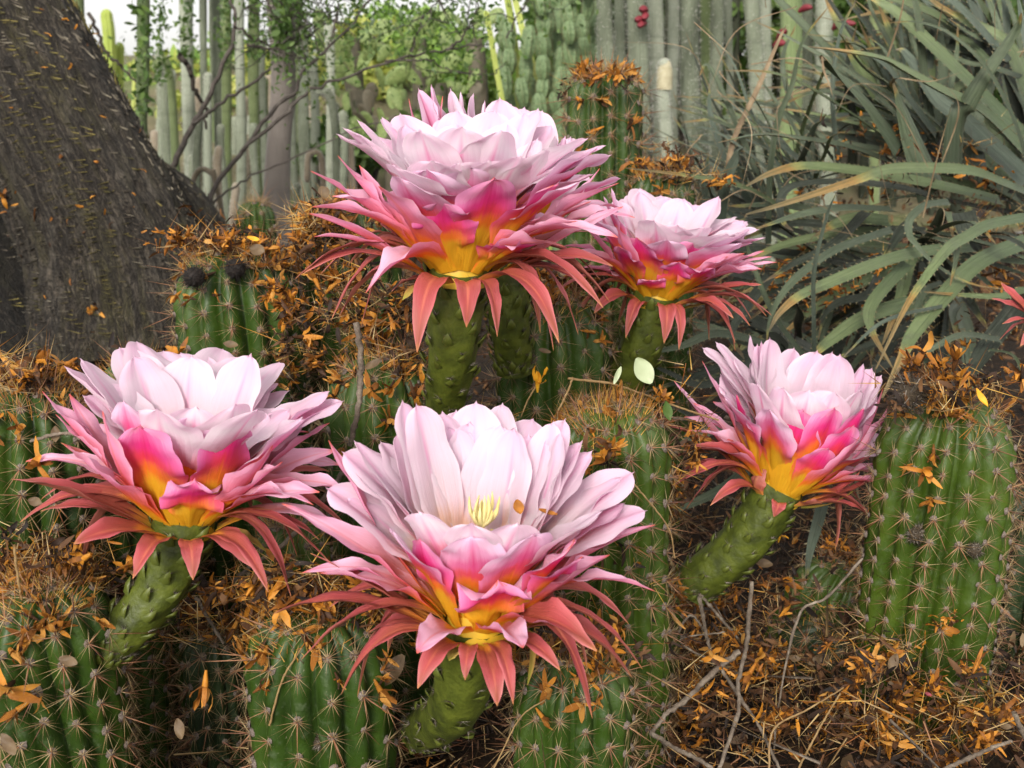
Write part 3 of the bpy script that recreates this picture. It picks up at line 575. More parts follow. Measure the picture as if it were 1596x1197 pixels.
px = 798 + pos[:, 0] / pos[:, 1] * FPX
w_ = np.where((px > 430), 1.0, .35) ; keep = rng.random(n) < w_
g = G(); scatter(g, LEAFS, pos[keep], rot3(int(keep.sum())), .012 * rng.uniform(.6, 1.4, int(keep.sum()))); tag(g.build('leaves', [MT['leaf_dark']], root, org, smooth=False), kind='stuff')
vine = np.array([P(x + rng.normal() * 7, rng.uniform(-20, y1), Y + rng.normal() * .06) for (x, y1, Y) in ((222, 190, 3.15), (290, 90, 4.2), (352, 110, 4.1), (398, 90, 4.1), (440, 75, 2.8), (250, 130, 3.9), (470, 60, 4.3)) for _ in range(170)])
g = G(); scatter(g, LEAFS, vine, rot3(len(vine)), .020 * rng.uniform(.6, 1.5, len(vine))); tag(g.build('leaves', [MT['leaf_dark']], root, org, smooth=False), kind='stuff')
n = 900; pos = np.array([P(rng.uniform(530, 760), rng.normal(18, 40), rng.uniform(2.7, 3.5)) for _ in range(n)]); g = G(); scatter(g, LEAFS, pos, rot3(n), .014 * rng.uniform(.6, 1.4, n)); tag(g.build('leaves', [MT['leaf_dark']], root, org, smooth=False), kind='stuff')

# ------------------------------------------------------------------ leaning spiny trunk
def bark_mat(nm='dark_bark', dk=1.0):
    m, t, out = _mat(nm); tc = N(t, 'ShaderNodeTexCoord')
    def uvn(s, d=5, r=.65, dist=0.):
        mp = N(t, 'ShaderNodeMapping'); mp.inputs['Scale'].default_value = (*s, 1); t.links.new(tc.outputs['UV'], mp.inputs[0]); return noise_n(t, 1, d, r, mp.outputs[0], dist)
    a = uvn((9, 5), 6, .7, .4); b = uvn((60, 26), 6, .7, 1.2); c2 = uvn((5, 2.2)); moss = uvn((9, 1.6), 5, .7, .6); streak = uvn((70, 9), 6, .75, .8)
    mp = N(t, 'ShaderNodeMapping'); mp.inputs['Scale'].default_value = (90, 26, 1); t.links.new(tc.outputs['UV'], mp.inputs[0])
    vo = N(t, 'ShaderNodeTexVoronoi', feature='DISTANCE_TO_EDGE'); vo.inputs['Scale'].default_value = 1; t.links.new(mp.outputs[0], vo.inputs['Vector'])
    vc = N(t, 'ShaderNodeTexVoronoi'); vc.inputs['Scale'].default_value = 1; t.links.new(mp.outputs[0], vc.inputs['Vector']); plate = N(t, 'ShaderNodeRGBToBW'); t.links.new(vc.outputs['Color'], plate.inputs[0])
    crack = ramp(t, vo.outputs[0], [(0.0, (0, 0, 0)), (0.12, (1, 1, 1))])
    c = ramp(t, b, [(0.32, (0.010, 0.008, 0.006)), (0.5, (0.060, 0.048, 0.037)), (0.72, (0.21, 0.175, 0.14))])
    c = mixc(t, ramp(t, a, [(0.45, (0, 0, 0)), (0.75, (.6, .6, .6))]), c, (0.27, 0.24, 0.20)); c = mixc(t, .40, c, ramp(t, plate.outputs[0], [(.1, (.25, .25, .25)), (.5, (.8, .8, .8)), (.9, (1.6, 1.5, 1.4))]), 'MULTIPLY')
    c = mixc(t, ramp(t, moss, [(0.50, (0, 0, 0)), (0.66, (.6, .6, .6))]), c, (0.085, 0.075, 0.02)); c = mixc(t, ramp(t, streak, [(0.44, (.85, .85, .85)), (0.54, (0, 0, 0))]), c, (0.016, 0.012, 0.009)); c = mixc(t, 1.0, c, (.74, .73, .70), 'MULTIPLY')
    c = mixc(t, math_(t, 'MULTIPLY', math_(t, 'SUBTRACT', 1.0, crack), .35), c, (0.012, 0.010, 0.009))
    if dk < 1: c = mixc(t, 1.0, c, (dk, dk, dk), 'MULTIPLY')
    h = math_(t, 'ADD', math_(t, 'MULTIPLY', crack, .25), math_(t, 'ADD', b, math_(t, 'MULTIPLY', a, .7)))
    finish(t, out, c, 0.8, bump(t, h, 1.0, 0.012), 0, 0.3); return m
MT['bark'] = bark_mat(); MT['bark_shaded'] = bark_mat('shaded_bark', .32)  # second copy of the bark, darkened to paint shade onto the lower left stem
MT['bark_flake'] = simple('bark_thorn', [(0.02, 0.016, 0.012), (0.09, 0.07, 0.05), (0.30, 0.26, 0.19)], 30, 0.7, 0, island=.9)
MT['bark_moss'] = simple('bark_moss_thorn', [(0.04, 0.034, 0.008), (0.13, 0.11, 0.025), (0.30, 0.24, 0.07)], 30, 0.7, 0, island=.9)
root = empty('spiny_tree', P(200, 520, 1.9), 'thick dark leaning trunk with thorny cracked bark at the upper left', 'tree'); org = np.array(root.location)
def trunk(pts, rad, seed, nm, flakes, ridge=.07, bm='bark'):
    C = crom([P(x, y, Y) for x, y, Y in pts], 120); rad = np.interp(np.linspace(0, 1, 120), np.linspace(0, 1, len(rad)), rad); T, A, B = frames(C, (0, 1, 0)); nth = 150
    th = np.linspace(0, 2 * math.pi, nth + 1); seg = np.concatenate([[0], np.cumsum(np.linalg.norm(np.diff(C, axis=0), axis=1))]); V = np.zeros((120, nth + 1, 3))
    rr = np.zeros((120, nth + 1))
    for i in range(120):
        for j in range(nth):
            a = th[j]; q = Vector((math.cos(a) * 1.6, math.sin(a) * 1.6, seg[i] * 1.5 + seed))
            f = ridge * noise.noise(Vector((q.x * 2.2, q.y * 2.2, q.z * 1.6))) + .035 * noise.turbulence(Vector((q.x * 9, q.y * 9, q.z * 22)), 3, False) + .02 * noise.noise(Vector((q.x * 26, q.y * 26, q.z * 40)))
            rr[i, j] = rad[i] * (1 + f)
    rr[:, nth] = rr[:, 0]
    V = C[:, None, :] + rr[..., None] * (np.cos(th)[None, :, None] * A[:, None, :] + np.sin(th)[None, :, None] * B[:, None, :])
    g = G(); g.add(V, gridF(nth + 1, 120), np.stack(np.meshgrid(th / 6.283 * (rad.mean() * 6.28 / .35), seg / .35), -1)); g.build(nm, [MT[bm]], root, org)
    # rows of thorn stubs across the trunk
    f1 = G(); rs = random.Random(seed)
    for k in range(flakes):
        i = rs.randrange(2, 117); a = (round(rs.uniform(0, 6.283) / .21 + .8 * math.sin(i / 9)) - .8 * math.sin(i / 9)) * .21 + rs.gauss(0, .025); a %= 6.28; band = .5 + .5 * noise.noise(Vector((math.cos(a) * 3, math.sin(a) * 3, seg[i] * 1.2 + seed)))
        if rs.random() > band ** 1.5 * 1.6: continue
        j = int(a / 6.283 * nth); p = V[i, j]; nvec = nrm(p - C[i]); tang = nrm(np.cross(T[i], nvec)); mossy = noise.noise(Vector((math.cos(a) * 4, math.sin(a) * 4, seg[i] * 2 + seed + 9))) > .05
        L = rs.uniform(.004, .022); wd = rs.uniform(.0003, .0008); d = nrm(tang + T[i] * rs.uniform(-.55, .05) + nvec * rs.uniform(.15, .6)); x = np.cross(d, nvec)
        Vv = [p - nvec * .001 - x * wd, p - nvec * .001 + x * wd, p + nvec * .003, p + d * L]
        f1.add(Vv, [(0, 1, 3), (1, 2, 3), (2, 0, 3)], None, 1 if mossy else 0)
    tag(f1.build('thorns', [MT['bark_flake'], MT['bark_moss']], root, org, smooth=False), kind='stuff'); return V, C
TV, TC = trunk([(-78, -260, 2.05), (-32, -40, 1.98), (32, 100, 1.9), (108, 250, 1.82), (180, 400, 1.78), (215, 560, 1.74)], [.125, .125, .125, .128, .14, .165], 3, 'trunk', 9000)
trunk([(-260, 60, 2.06), (-110, 280, 1.98), (-15, 440, 1.90), (80, 590, 1.82), (150, 740, 1.76)], [.12, .125, .135, .15, .165], 11, 'trunk', 2600, bm='bark_shaded')
trunk([(205, 300, 2.0), (245, 330, 1.95), (280, 395, 1.9), (290, 520, 1.88)], [.07, .08, .085, .10], 17, 'root_flare', 900, .12)
# ------------------------------------------------------------------ ribbed cacti with spine clusters
clusters = []
for q in range(8):
    rs = random.Random(100 + q); g = G()
    # felt nub
    th = np.linspace(0, 2 * math.pi, 8)[:-1]
    V = [(0, 0, .0024)] + [(.0027 * math.cos(a) * rs.uniform(.7, 1.3), .0030 * math.sin(a) * rs.uniform(.7, 1.3), .0009 * rs.uniform(.5, 1.5)) for a in th] + [(.0034 * math.cos(a), .0038 * math.sin(a), -.001) for a in th]
    g.add(V, [(0, 1 + i, 1 + (i + 1) % 7) for i in range(7)], None, 1)
    g.faces([(1 + i, 8 + i, 8 + (i + 1) % 7, 1 + (i + 1) % 7) for i in range(7)], 1)
    n = rs.randint(13, 18)
    for i in range(n):
        a = (i + rs.uniform(-.3, .3)) / n * 6.283; e = R(rs.uniform(12, 38))
        L = rs.uniform(.011, .022) * (1.15 if math.sin(a) < 0 else .9)
        spine(g, (0, 0, .001), (math.cos(a) * math.cos(e), math.sin(a) * math.cos(e), math.sin(e)), L, rs.uniform(.0003, .00044), 0)
    for i in range(rs.randint(1, 3)):
        a = rs.uniform(0, 6.28); e = R(rs.uniform(45, 85))
        spine(g, (0, 0, .001), (math.cos(a) * math.cos(e), math.sin(a) * math.cos(e), math.sin(e)), rs.uniform(.022, .042), .0006, 2)
    for i in range(10):
        a = rs.uniform(0, 6.28); spine(g, (.001 * math.cos(a), .001 * math.sin(a), .001), (math.cos(a), math.sin(a), rs.uniform(.4, 2)), .0028, .0004, 1)
    clusters.append(g.mesh('spine_cluster', [MT['spine'], MT['areole'], MT['spine_brown']], smooth=False))

CACTI = {}
def cactus(key, label, top, Y, rpx, base_dx=0.0, base_dy=0.0, zb=None, ribs=12, mat='body', nclus=280, crown=220, dome=1.0, spacing=.0215, sscale=1.0, dim=False, zbase_extra=0.02, crown_mat='bristle'):
    ribs = ribs + (2 if key not in ('C1', 'B1') else 0)
    rs = random.Random(hash_key(key)); T = P(top[0], top[1], Y); r = M(rpx, Y)
    bx, by = T[0] + base_dx, T[1] + base_dy; z0 = ground_z(bx, by) - zbase_extra if zb is None else zb
    B = arr(bx, by, z0); ax = nrm(T - B); H = np.linalg.norm(T - B)
    root = empty('ribbed_cactus', B, label, 'cactus')
    nth = ribs * 8; nr = 64
    # arc-length like parameter: body, then dome
    hd = r * dome; s = np.linspace(0, 1, nr); hh = []; pr = []
    for q in s:
        if q < .72: h = (H - hd) * q / .72; k = 1.0
        else:
            a = (q - .72) / .28 * (math.pi / 2); h = H - hd + hd * math.sin(a); k = math.cos(a) ** .72 if a < math.pi / 2 - 1e-6 else 0.0
            k = max(k, .10)
        hh.append(h); pr.append(k)
    hh = np.array(hh); pr = np.array(pr); ph = rs.uniform(0, 6.28)
    bulge = 1 + .04 * np.sin(hh / .07 + ph) - .10 * np.clip(1 - hh / (H * .5), 0, 1)
    th = np.linspace(0, 2 * math.pi, nth + 1)
    x = nrm(np.cross(ax, (0, 1, 0.01))); y = np.cross(ax, x)
    twist = rs.uniform(-.5, .5) / .3
    T2 = th[None, :] + 0 * hh[:, None]
    cr = np.abs(np.cos(T2 * ribs / 2)) ** .65             # 1 at crest
    depth = .26
    # swollen at each areole
    ar = .018 * cr ** 3 * np.cos(2 * math.pi * hh[:, None] / spacing + math.pi * (np.round(T2 / (2 * math.pi) * ribs) % 2))
    rr = r * (pr * bulge)[:, None] * (1 - depth * (1 - cr) + ar)
    rr = rr * (1 + .012 * np.sin(T2 * 3 + hh[:, None] * 31 + ph))
    A_ = T2 + twist * hh[:, None]
    C = B[None, :] + hh[:, None] * ax[None, :]
    V = C[:, None, :] + rr[..., None] * (np.cos(A_)[..., None] * x + np.sin(A_)[..., None] * y)
    # crown dimple
    g = G(); g.add(V, gridF(nth + 1, nr), np.stack(np.meshgrid(th / 6.283, hh), -1))
    topc = g.n; g.add([B + ax * (H - .1 * r)], np.zeros((0, 3), int))
    g.faces([(topc, (nr - 1) * (nth + 1) + i, (nr - 1) * (nth + 1) + i + 1) for i in range(nth)])
    g.build('body', [MT[mat]], root, B)
    # areoles
    toC = CAM - (B + ax * H * .6); toC = toC - np.dot(toC, ax) * ax; toC = nrm(toC)
    cand = []
    s_arc = np.concatenate([[0], np.cumsum(np.hypot(np.diff(hh), np.diff(r * pr)))])
    for i in range(ribs):
        thc = i / ribs * 2 * math.pi
        q = spacing * (.5 if i % 2 else .0) + spacing * .3
        while q < s_arc[-1] - .1 * r:
            k = min(nr - 2, int(np.searchsorted(s_arc, q)) - 1); k = max(k, 0); f = (q - s_arc[k]) / max(1e-9, s_arc[k + 1] - s_arc[k])
            h = hh[k] * (1 - f) + hh[k + 1] * f; R_ = r * (pr[k] * bulge[k] * (1 - f) + pr[k + 1] * bulge[k + 1] * f) * 1.01
            a = thc + twist * h; rd = math.cos(a) * x + math.sin(a) * y
            p = B + ax * h + rd * R_; dh = hh[k + 1] - hh[k]; dr = r * (pr[k + 1] * bulge[k + 1] - pr[k] * bulge[k])
            nv = nrm(rd * dh - ax * dr)
            if p[2] > z0 + .005 and (np.dot(rd, toC) > -.35):
                cand.append((p, nv, np.dot(rd, toC)))
            q += spacing * rs.uniform(.88, 1.12)
    cand.sort(key=lambda c: -c[2]); cand = cand[:nclus]
    for p, nv, _ in cand:
        place('spine_cluster', clusters[rs.randrange(8)], root, mat4(p - B, nrm(nv + rng.normal(size=3) * .12), ax, sscale * rs.uniform(.7, 1.12), rs.uniform(-.5, .5)))
    # crown bristles
    if crown:
        g = G()
        for i in range(crown):
            a = rs.uniform(0, 6.28); q = rs.random() ** .6 * .80; e = rs.uniform(.3, 1)
            rd = math.cos(a) * x + math.sin(a) * y; c = B + ax * (H - hd + hd * math.sqrt(max(0, 1 - (q * .95) ** 2))) + rd * r * q
            d = nrm(ax * 1.2 + rd * q * 1.2 + rng.normal(size=3) * .3)
            spine(g, c - d * .002, d, rs.uniform(.008, .024), rs.uniform(.0003, .0005), 0 if rs.random() < .7 else 1)
        tag(g.build('crown_bristles', [MT[crown_mat], MT['spine_brown']], root, B), kind='stuff')
    CACTI[key] = dict(B=B, ax=ax, H=H, r=r, x=x, y=y, hd=hd, root=root, label=label)
    return root
def hash_key(k): return sum((i + 1) * ord(c) for i, c in enumerate(k))
def on_dome(key, rs, qmax=1.0, lift=.003):
    c = CACTI[key]; a = rs.uniform(0, 6.28); q = rs.random() ** .5 * qmax
    rd = math.cos(a) * c['x'] + math.sin(a) * c['y']
    h = c['H'] - c['hd'] + c['hd'] * math.sqrt(max(0, 1 - min(1, q) ** 2)) ** .9
    return c['B'] + c['ax'] * (h + lift) + rd * c['r'] * q, nrm(rd * q + c['ax'] * (1.05 - q * .8))
def on_side(key, rs, h0, h1, spread=1.2):
    c = CACTI[key]; f = nrm(CAM - c['B'] - np.dot(CAM - c['B'], c['ax']) * c['ax']); s = np.cross(c['ax'], f)
    a = rs.uniform(-spread, spread); rd = math.cos(a) * f + math.sin(a) * s
    return c['B'] + c['ax'] * c['H'] * rs.uniform(h0, h1) + rd * c['r'] * 1.03, rd

cactus('C1', 'tallest broad green ribbed cactus at the right, with star shaped tan spines', (1480, 618), .83, 110, .01, .02, ribs=16, mat='body_bright', nclus=298, crown=160, spacing=.019, sscale=.88)
cactus('C2', 'small spiny cactus leaning half hidden at the left side of the broad right hand cactus', (1320, 880), .98, 62, -.05, .0, ribs=11, mat='body_bright', crown=60)
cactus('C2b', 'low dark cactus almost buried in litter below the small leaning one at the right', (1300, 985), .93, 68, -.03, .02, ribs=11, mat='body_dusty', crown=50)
cactus('C3', 'green cactus right of the front flower with a golden bristly crown', (950, 628), .82, 98, .012, .0, ribs=13, mat='body_bright', crown=420, spacing=.022)
cactus('C3b', 'shaded cactus low behind the front flower, right of centre, covered in shrivelled blooms', (1000, 900), .88, 70, .0, .02, ribs=11, crown=120)
cactus('C4', 'dark green cactus at the bottom centre under the front flower', (895, 1015), .70, 100, .0, .0, ribs=13, crown=260)
cactus('C5', 'glossy deep green cactus at the bottom, left of the front flower stalk', (490, 945), .68, 128, .0, .02, ribs=12, crown=380, spacing=.028)
cactus('C6', 'green cactus in the bottom left corner under heaps of dried orange blooms', (62, 905), .64, 112, .0, .02, ribs=13, crown=420)
cactus('C7', 'green cactus at the left edge behind the left flower, golden bristles on top', (45, 600), .76, 105, -.02, .0, ribs=12, crown=480)
cactus('C7b', 'shaded cactus hidden under the left flower beside its stalk', (150, 690), .80, 75, .0, .0, ribs=11, crown=80)
cactus('C8', 'green cactus beside the leaning trunk bearing two black fuzzy buds', (365, 385), 1.03, 100, .005, .0, ribs=13, crown=420)
cactus('C9', 'bright green cactus in the middle behind a bare upright twig', (598, 555), .88, 96, .005, .0, ribs=11, mat='body', crown=240, spacing=.027)
cactus('C10', 'dark green cactus under the right side of the tallest flower', (865, 462), .98, 92, -.012, .0, ribs=12, crown=220)
cactus('C11', 'shaded cactus behind the sepals left of the tallest flower, under dried blooms', (545, 312), 1.12, 78, .0, .0, ribs=12, crown=300)
cactus('C12', 'tall upright cactus right of the tallest flower, crowned with rusty dried blooms', (944, 112), 1.35, 58, .0, .0, ribs=12, mat='body', nclus=290, crown=220, spacing=.024, sscale=1.15, dome=.6)
cactus('C13', 'low cactus crown of orange bristles between the tall crowned cactus and the spiky leaves', (1035, 262), 1.3, 52, .0, .0, ribs=11, crown=240)
cactus('C14', 'small piece of glossy green cactus showing between the left and the front flower', (452, 815), .80, 66, .0, .0, ribs=10, mat='body_bright', crown=70)
cactus('C18', 'dark cactus in the shade between the left flower and the leaning trunk', (215, 560), .95, 70, .0, .0, ribs=11, crown=150)
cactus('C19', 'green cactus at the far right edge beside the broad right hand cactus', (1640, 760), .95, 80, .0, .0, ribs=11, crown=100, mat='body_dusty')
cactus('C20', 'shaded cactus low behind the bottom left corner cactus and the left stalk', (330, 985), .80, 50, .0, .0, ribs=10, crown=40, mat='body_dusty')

cactus('B1', 'small round cactus on the ground in front of the grey palm like trunk', (397, 314), 2.1, 31, ribs=16, mat='body', nclus=60, crown=60, spacing=.05, sscale=1.6, dome=1.0)
# fuzzy buds and scars that belong to a cactus
def fuzz(key, name, px, py, rpx, dark=True, label=None):
    c = CACTI[key]; org = c['B']; d = nrm(ray(px, py)); 
    # nearest approach to axis, then step to the surface
    w0 = CAM - c['B']; a_ = np.dot(d, c['ax']); t = (np.dot(w0, c['ax']) * a_ - np.dot(w0, d)) / (1 - a_ * a_)
    p = CAM + d * (t - c['r'] * .95); r = rpx / FPX * t; rs = random.Random(int(px))
    g = G(); th = np.linspace(0, math.pi, 9); C = [p + d * (-math.cos(q)) * r * .8 for q in th]
    tube(g, C, [max(.0001, r * .78 * math.sin(q)) * rs.uniform(.9, 1.1) for q in th], 12, 0)
    for i in range(330):
        v = nrm(rng.normal(size=3)); v = v if np.dot(v, d) < .2 else -v
        spine(g, p + v * r * .65, nrm(v + rng.normal(size=3) * .7), r * rs.uniform(.4, 1.0), r * .04, 0 if rs.random() < (.96 if dark else .7) else 1)
    o = g.build(name, [MT['hair_black' if dark else 'hair_dark'], MT['hair_dark' if dark else 'hair_grey']], c['root'], org, smooth=False); tag(o, label)
MT['hair_black'] = simple('hair_black', [(0.005, 0.004, 0.004), (0.03, 0.02, 0.015)], 50, 0.8, 0, island=0.9)
fuzz('C8', 'fuzzy_bud', 303, 432, 17); fuzz('C8', 'fuzzy_bud', 367, 419, 17)
fuzz('C1', 'fuzzy_bud', 1417, 612, 27, False, 'large brown grey woolly bud'); fuzz('C1', 'fuzzy_bud', 1428, 832, 15, False, 'pale grey woolly bud'); fuzz('C1', 'fuzzy_bud', 1519, 857, 11, False)
fuzz('C5', 'fuzzy_bud', 498, 1157, 12, False)
# ------------------------------------------------------------------ flowers
def petal_mesh(B, T_, axis, spec, scale, seed, rd=None, k=0.55):
    rs = random.Random(seed); A = nrm(axis)
    if rd is None: rd = nrm((T_ - B) - np.dot(T_ - B, A) * A)
    L = np.linalg.norm(T_ - B)
    d0 = nrm(rd * spec['d0'][0] + A * spec['d0'][1])
    if spec.get('front'): d0 = nrm(d0 * .42 + nrm(T_ - B) * .58)
    P1 = B + d0 * L * k
    kind_b = spec['broad']
    nv, nu = (22, 11) if kind_b else (20, 9)
    s = np.linspace(0, 1, nv); v = 1 - (1 - s) ** 1.35
    vv = v[:, None]
    C = (1 - vv) ** 2 * B + 2 * vv * (1 - vv) * P1 + vv ** 2 * T_
    # a slight lateral sway
    wd0 = nrm(np.cross(A, rd)); sway = rs.uniform(-1, 1) * 0.035 * L
    C = C + wd0 * (sway * np.sin(math.pi * v) * v)[:, None]
    Tn = tangents(C); Wd = wd0 - Tn * (Tn @ wd0)[:, None]; Wd /= np.linalg.norm(Wd, axis=1)[:, None]
    Nn = np.cross(Tn, Wd)
    tw = rs.uniform(-1, 1) * (0.35 if kind_b else 0.7) * spec.get('twist', 1)
    ang = (tw * v ** 1.5)[:, None]
    W2 = Wd * np.cos(ang) + Nn * np.sin(ang); N2 = Nn * np.cos(ang) - Wd * np.sin(ang)
    W = spec['W'] * scale * rs.uniform(.9, 1.1) * (.93 if kind_b else .84)
    if kind_b:
        a = np.clip(v / .6, 0, 1); f = 0.30 + 0.70 * a * a * (3 - 2 * a)
        b = np.clip((v - .60) / .40, 0, 1); f = f * np.sqrt(np.clip(1 - b ** 2.3, 0, 1))
        f = np.maximum(f, 0.05)
    else:
        a = np.clip(v / .45, 0, 1); f = (0.62 + 0.38 * a * a * (3 - 2 * a)) * np.maximum(np.clip(1 - v ** 2.6, 0, 1) ** .85, .03)
    u = np.linspace(-1, 1, nu); uu = u[None, :]
    hw = (W / 2 * f)[:, None]
    # edge waviness of the outline
    ph = [rs.uniform(0, 6.28) for _ in range(6)]
    out_w = 1 + 0.05 * np.sin(vv * 19 + ph[0] + np.sign(uu) * 1.3) * np.abs(uu) * np.minimum(1, vv * 3)
    cup = spec['cup'] * W * rs.uniform(.6, 1.2)
    cupv = (0.5 + 0.5 * np.sin(v * math.pi))[:, None] * (1 - 0.35 * vv)
    ruf = spec['ruf'] * scale * rs.uniform(.7, 1.4)
    rz = ruf * np.abs(uu) ** 1.8 * (np.sin(vv * 13 + ph[1] + 2.0 * (uu > 0)) + .6 * np.sin(vv * 27 + ph[2] + 1.4 * (uu > 0))) * np.minimum(1, vv * 2)
    curl = spec.get('curl', 0) * W * (np.clip(vv - .6, 0, 1) / .4) ** 2
    cupv = cupv * (1 - .75 * np.clip((vv - .75) / .25, 0, 1)); rz = rz * (1 - .8 * np.clip((vv - .75) / .25, 0, 1) ** 2)
    keel = 0.05 * W * (1 - np.minimum(1, np.abs(uu) * 2.5)) * (1 - vv ** 3)
    h = cup * cupv * uu ** 2 + rz - keel - curl + 0.015 * W * np.sin(uu * 9 + ph[3]) * np.sin(vv * 4) + 0.035 * W * np.sin(uu * 4.5 + ph[5]) * vv
    base = C[:, None, :] + W2[:, None, :] * (uu * hw * out_w)[..., None] + N2[:, None, :] * (h * np.clip(f[:, None] * 1.3, 0, 1))[..., None]
    # crenate / notched tip
    if kind_b:
        crn = 0.0015 * scale * np.sin(uu * (9 + 5 * rs.random()) + ph[4]) * np.clip((vv - .72) / .28, 0, 1) * np.clip(f[:, None] * 1.3, 0, 1) ** 2
        crn = crn + 0.0022 * scale * np.exp(-(uu / .3) ** 2) * np.clip((vv - .8) / .2, 0, 1)
        base = base + Tn[:, None, :] * crn[..., None]
    th = (0.00030 * scale * (1 - np.abs(uu) ** 3) * np.ones_like(vv))
    th[-1, :] = 0; th[0, :] *= 1
    top = base + N2[:, None, :] * th[..., None]; bot = base - N2[:, None, :] * th[..., None]
    uv = np.stack([np.broadcast_to((uu + 1) / 2, (nv, nu)), np.broadcast_to(vv, (nv, nu))], -1)
    g = G(); g.add(top, gridF(nu, nv, flip=True), uv, 0); g.add(bot, gridF(nu, nv), uv, 1)
    return g

def tip_point(px, py, C, L, side):
    d = nrm(ray(px, py)); oc = CAM - C; b = np.dot(oc, d); c = np.dot(oc, oc) - L * L; q = b * b - c
    if side == 's' or q <= 0: t = -b
    else: t = -b - math.sqrt(q) if side == 'f' else -b + math.sqrt(q)
    return CAM + d * t

def tip_at(px, py, C, L, side, axis, kind):
    T = tip_point(px, py, C, L, side)
    if side == 's':
        oc = T - C; k = np.linalg.norm(oc)
        if k > 1.35 * L: T = C + oc
    return T

scale_g = []
for q in range(3):
    g = G(); L = .0078; wv = .0024
    V = [(-wv, 0, 0), (wv, 0, 0), (-wv * .8, L * .45, .0022), (wv * .8, L * .45, .0022), (0, L, .0048 - .0008 * q), (0, 0, .0022), (0, L * .5, .0040)]
    g.add(V, [(0, 5, 6), (0, 6, 2), (5, 1, 6), (1, 3, 6), (2, 6, 4), (6, 3, 4), (0, 2, 4), (1, 4, 3)])
    scale_g.append(g.mesh('scale', [MT['scale']], smooth=False))

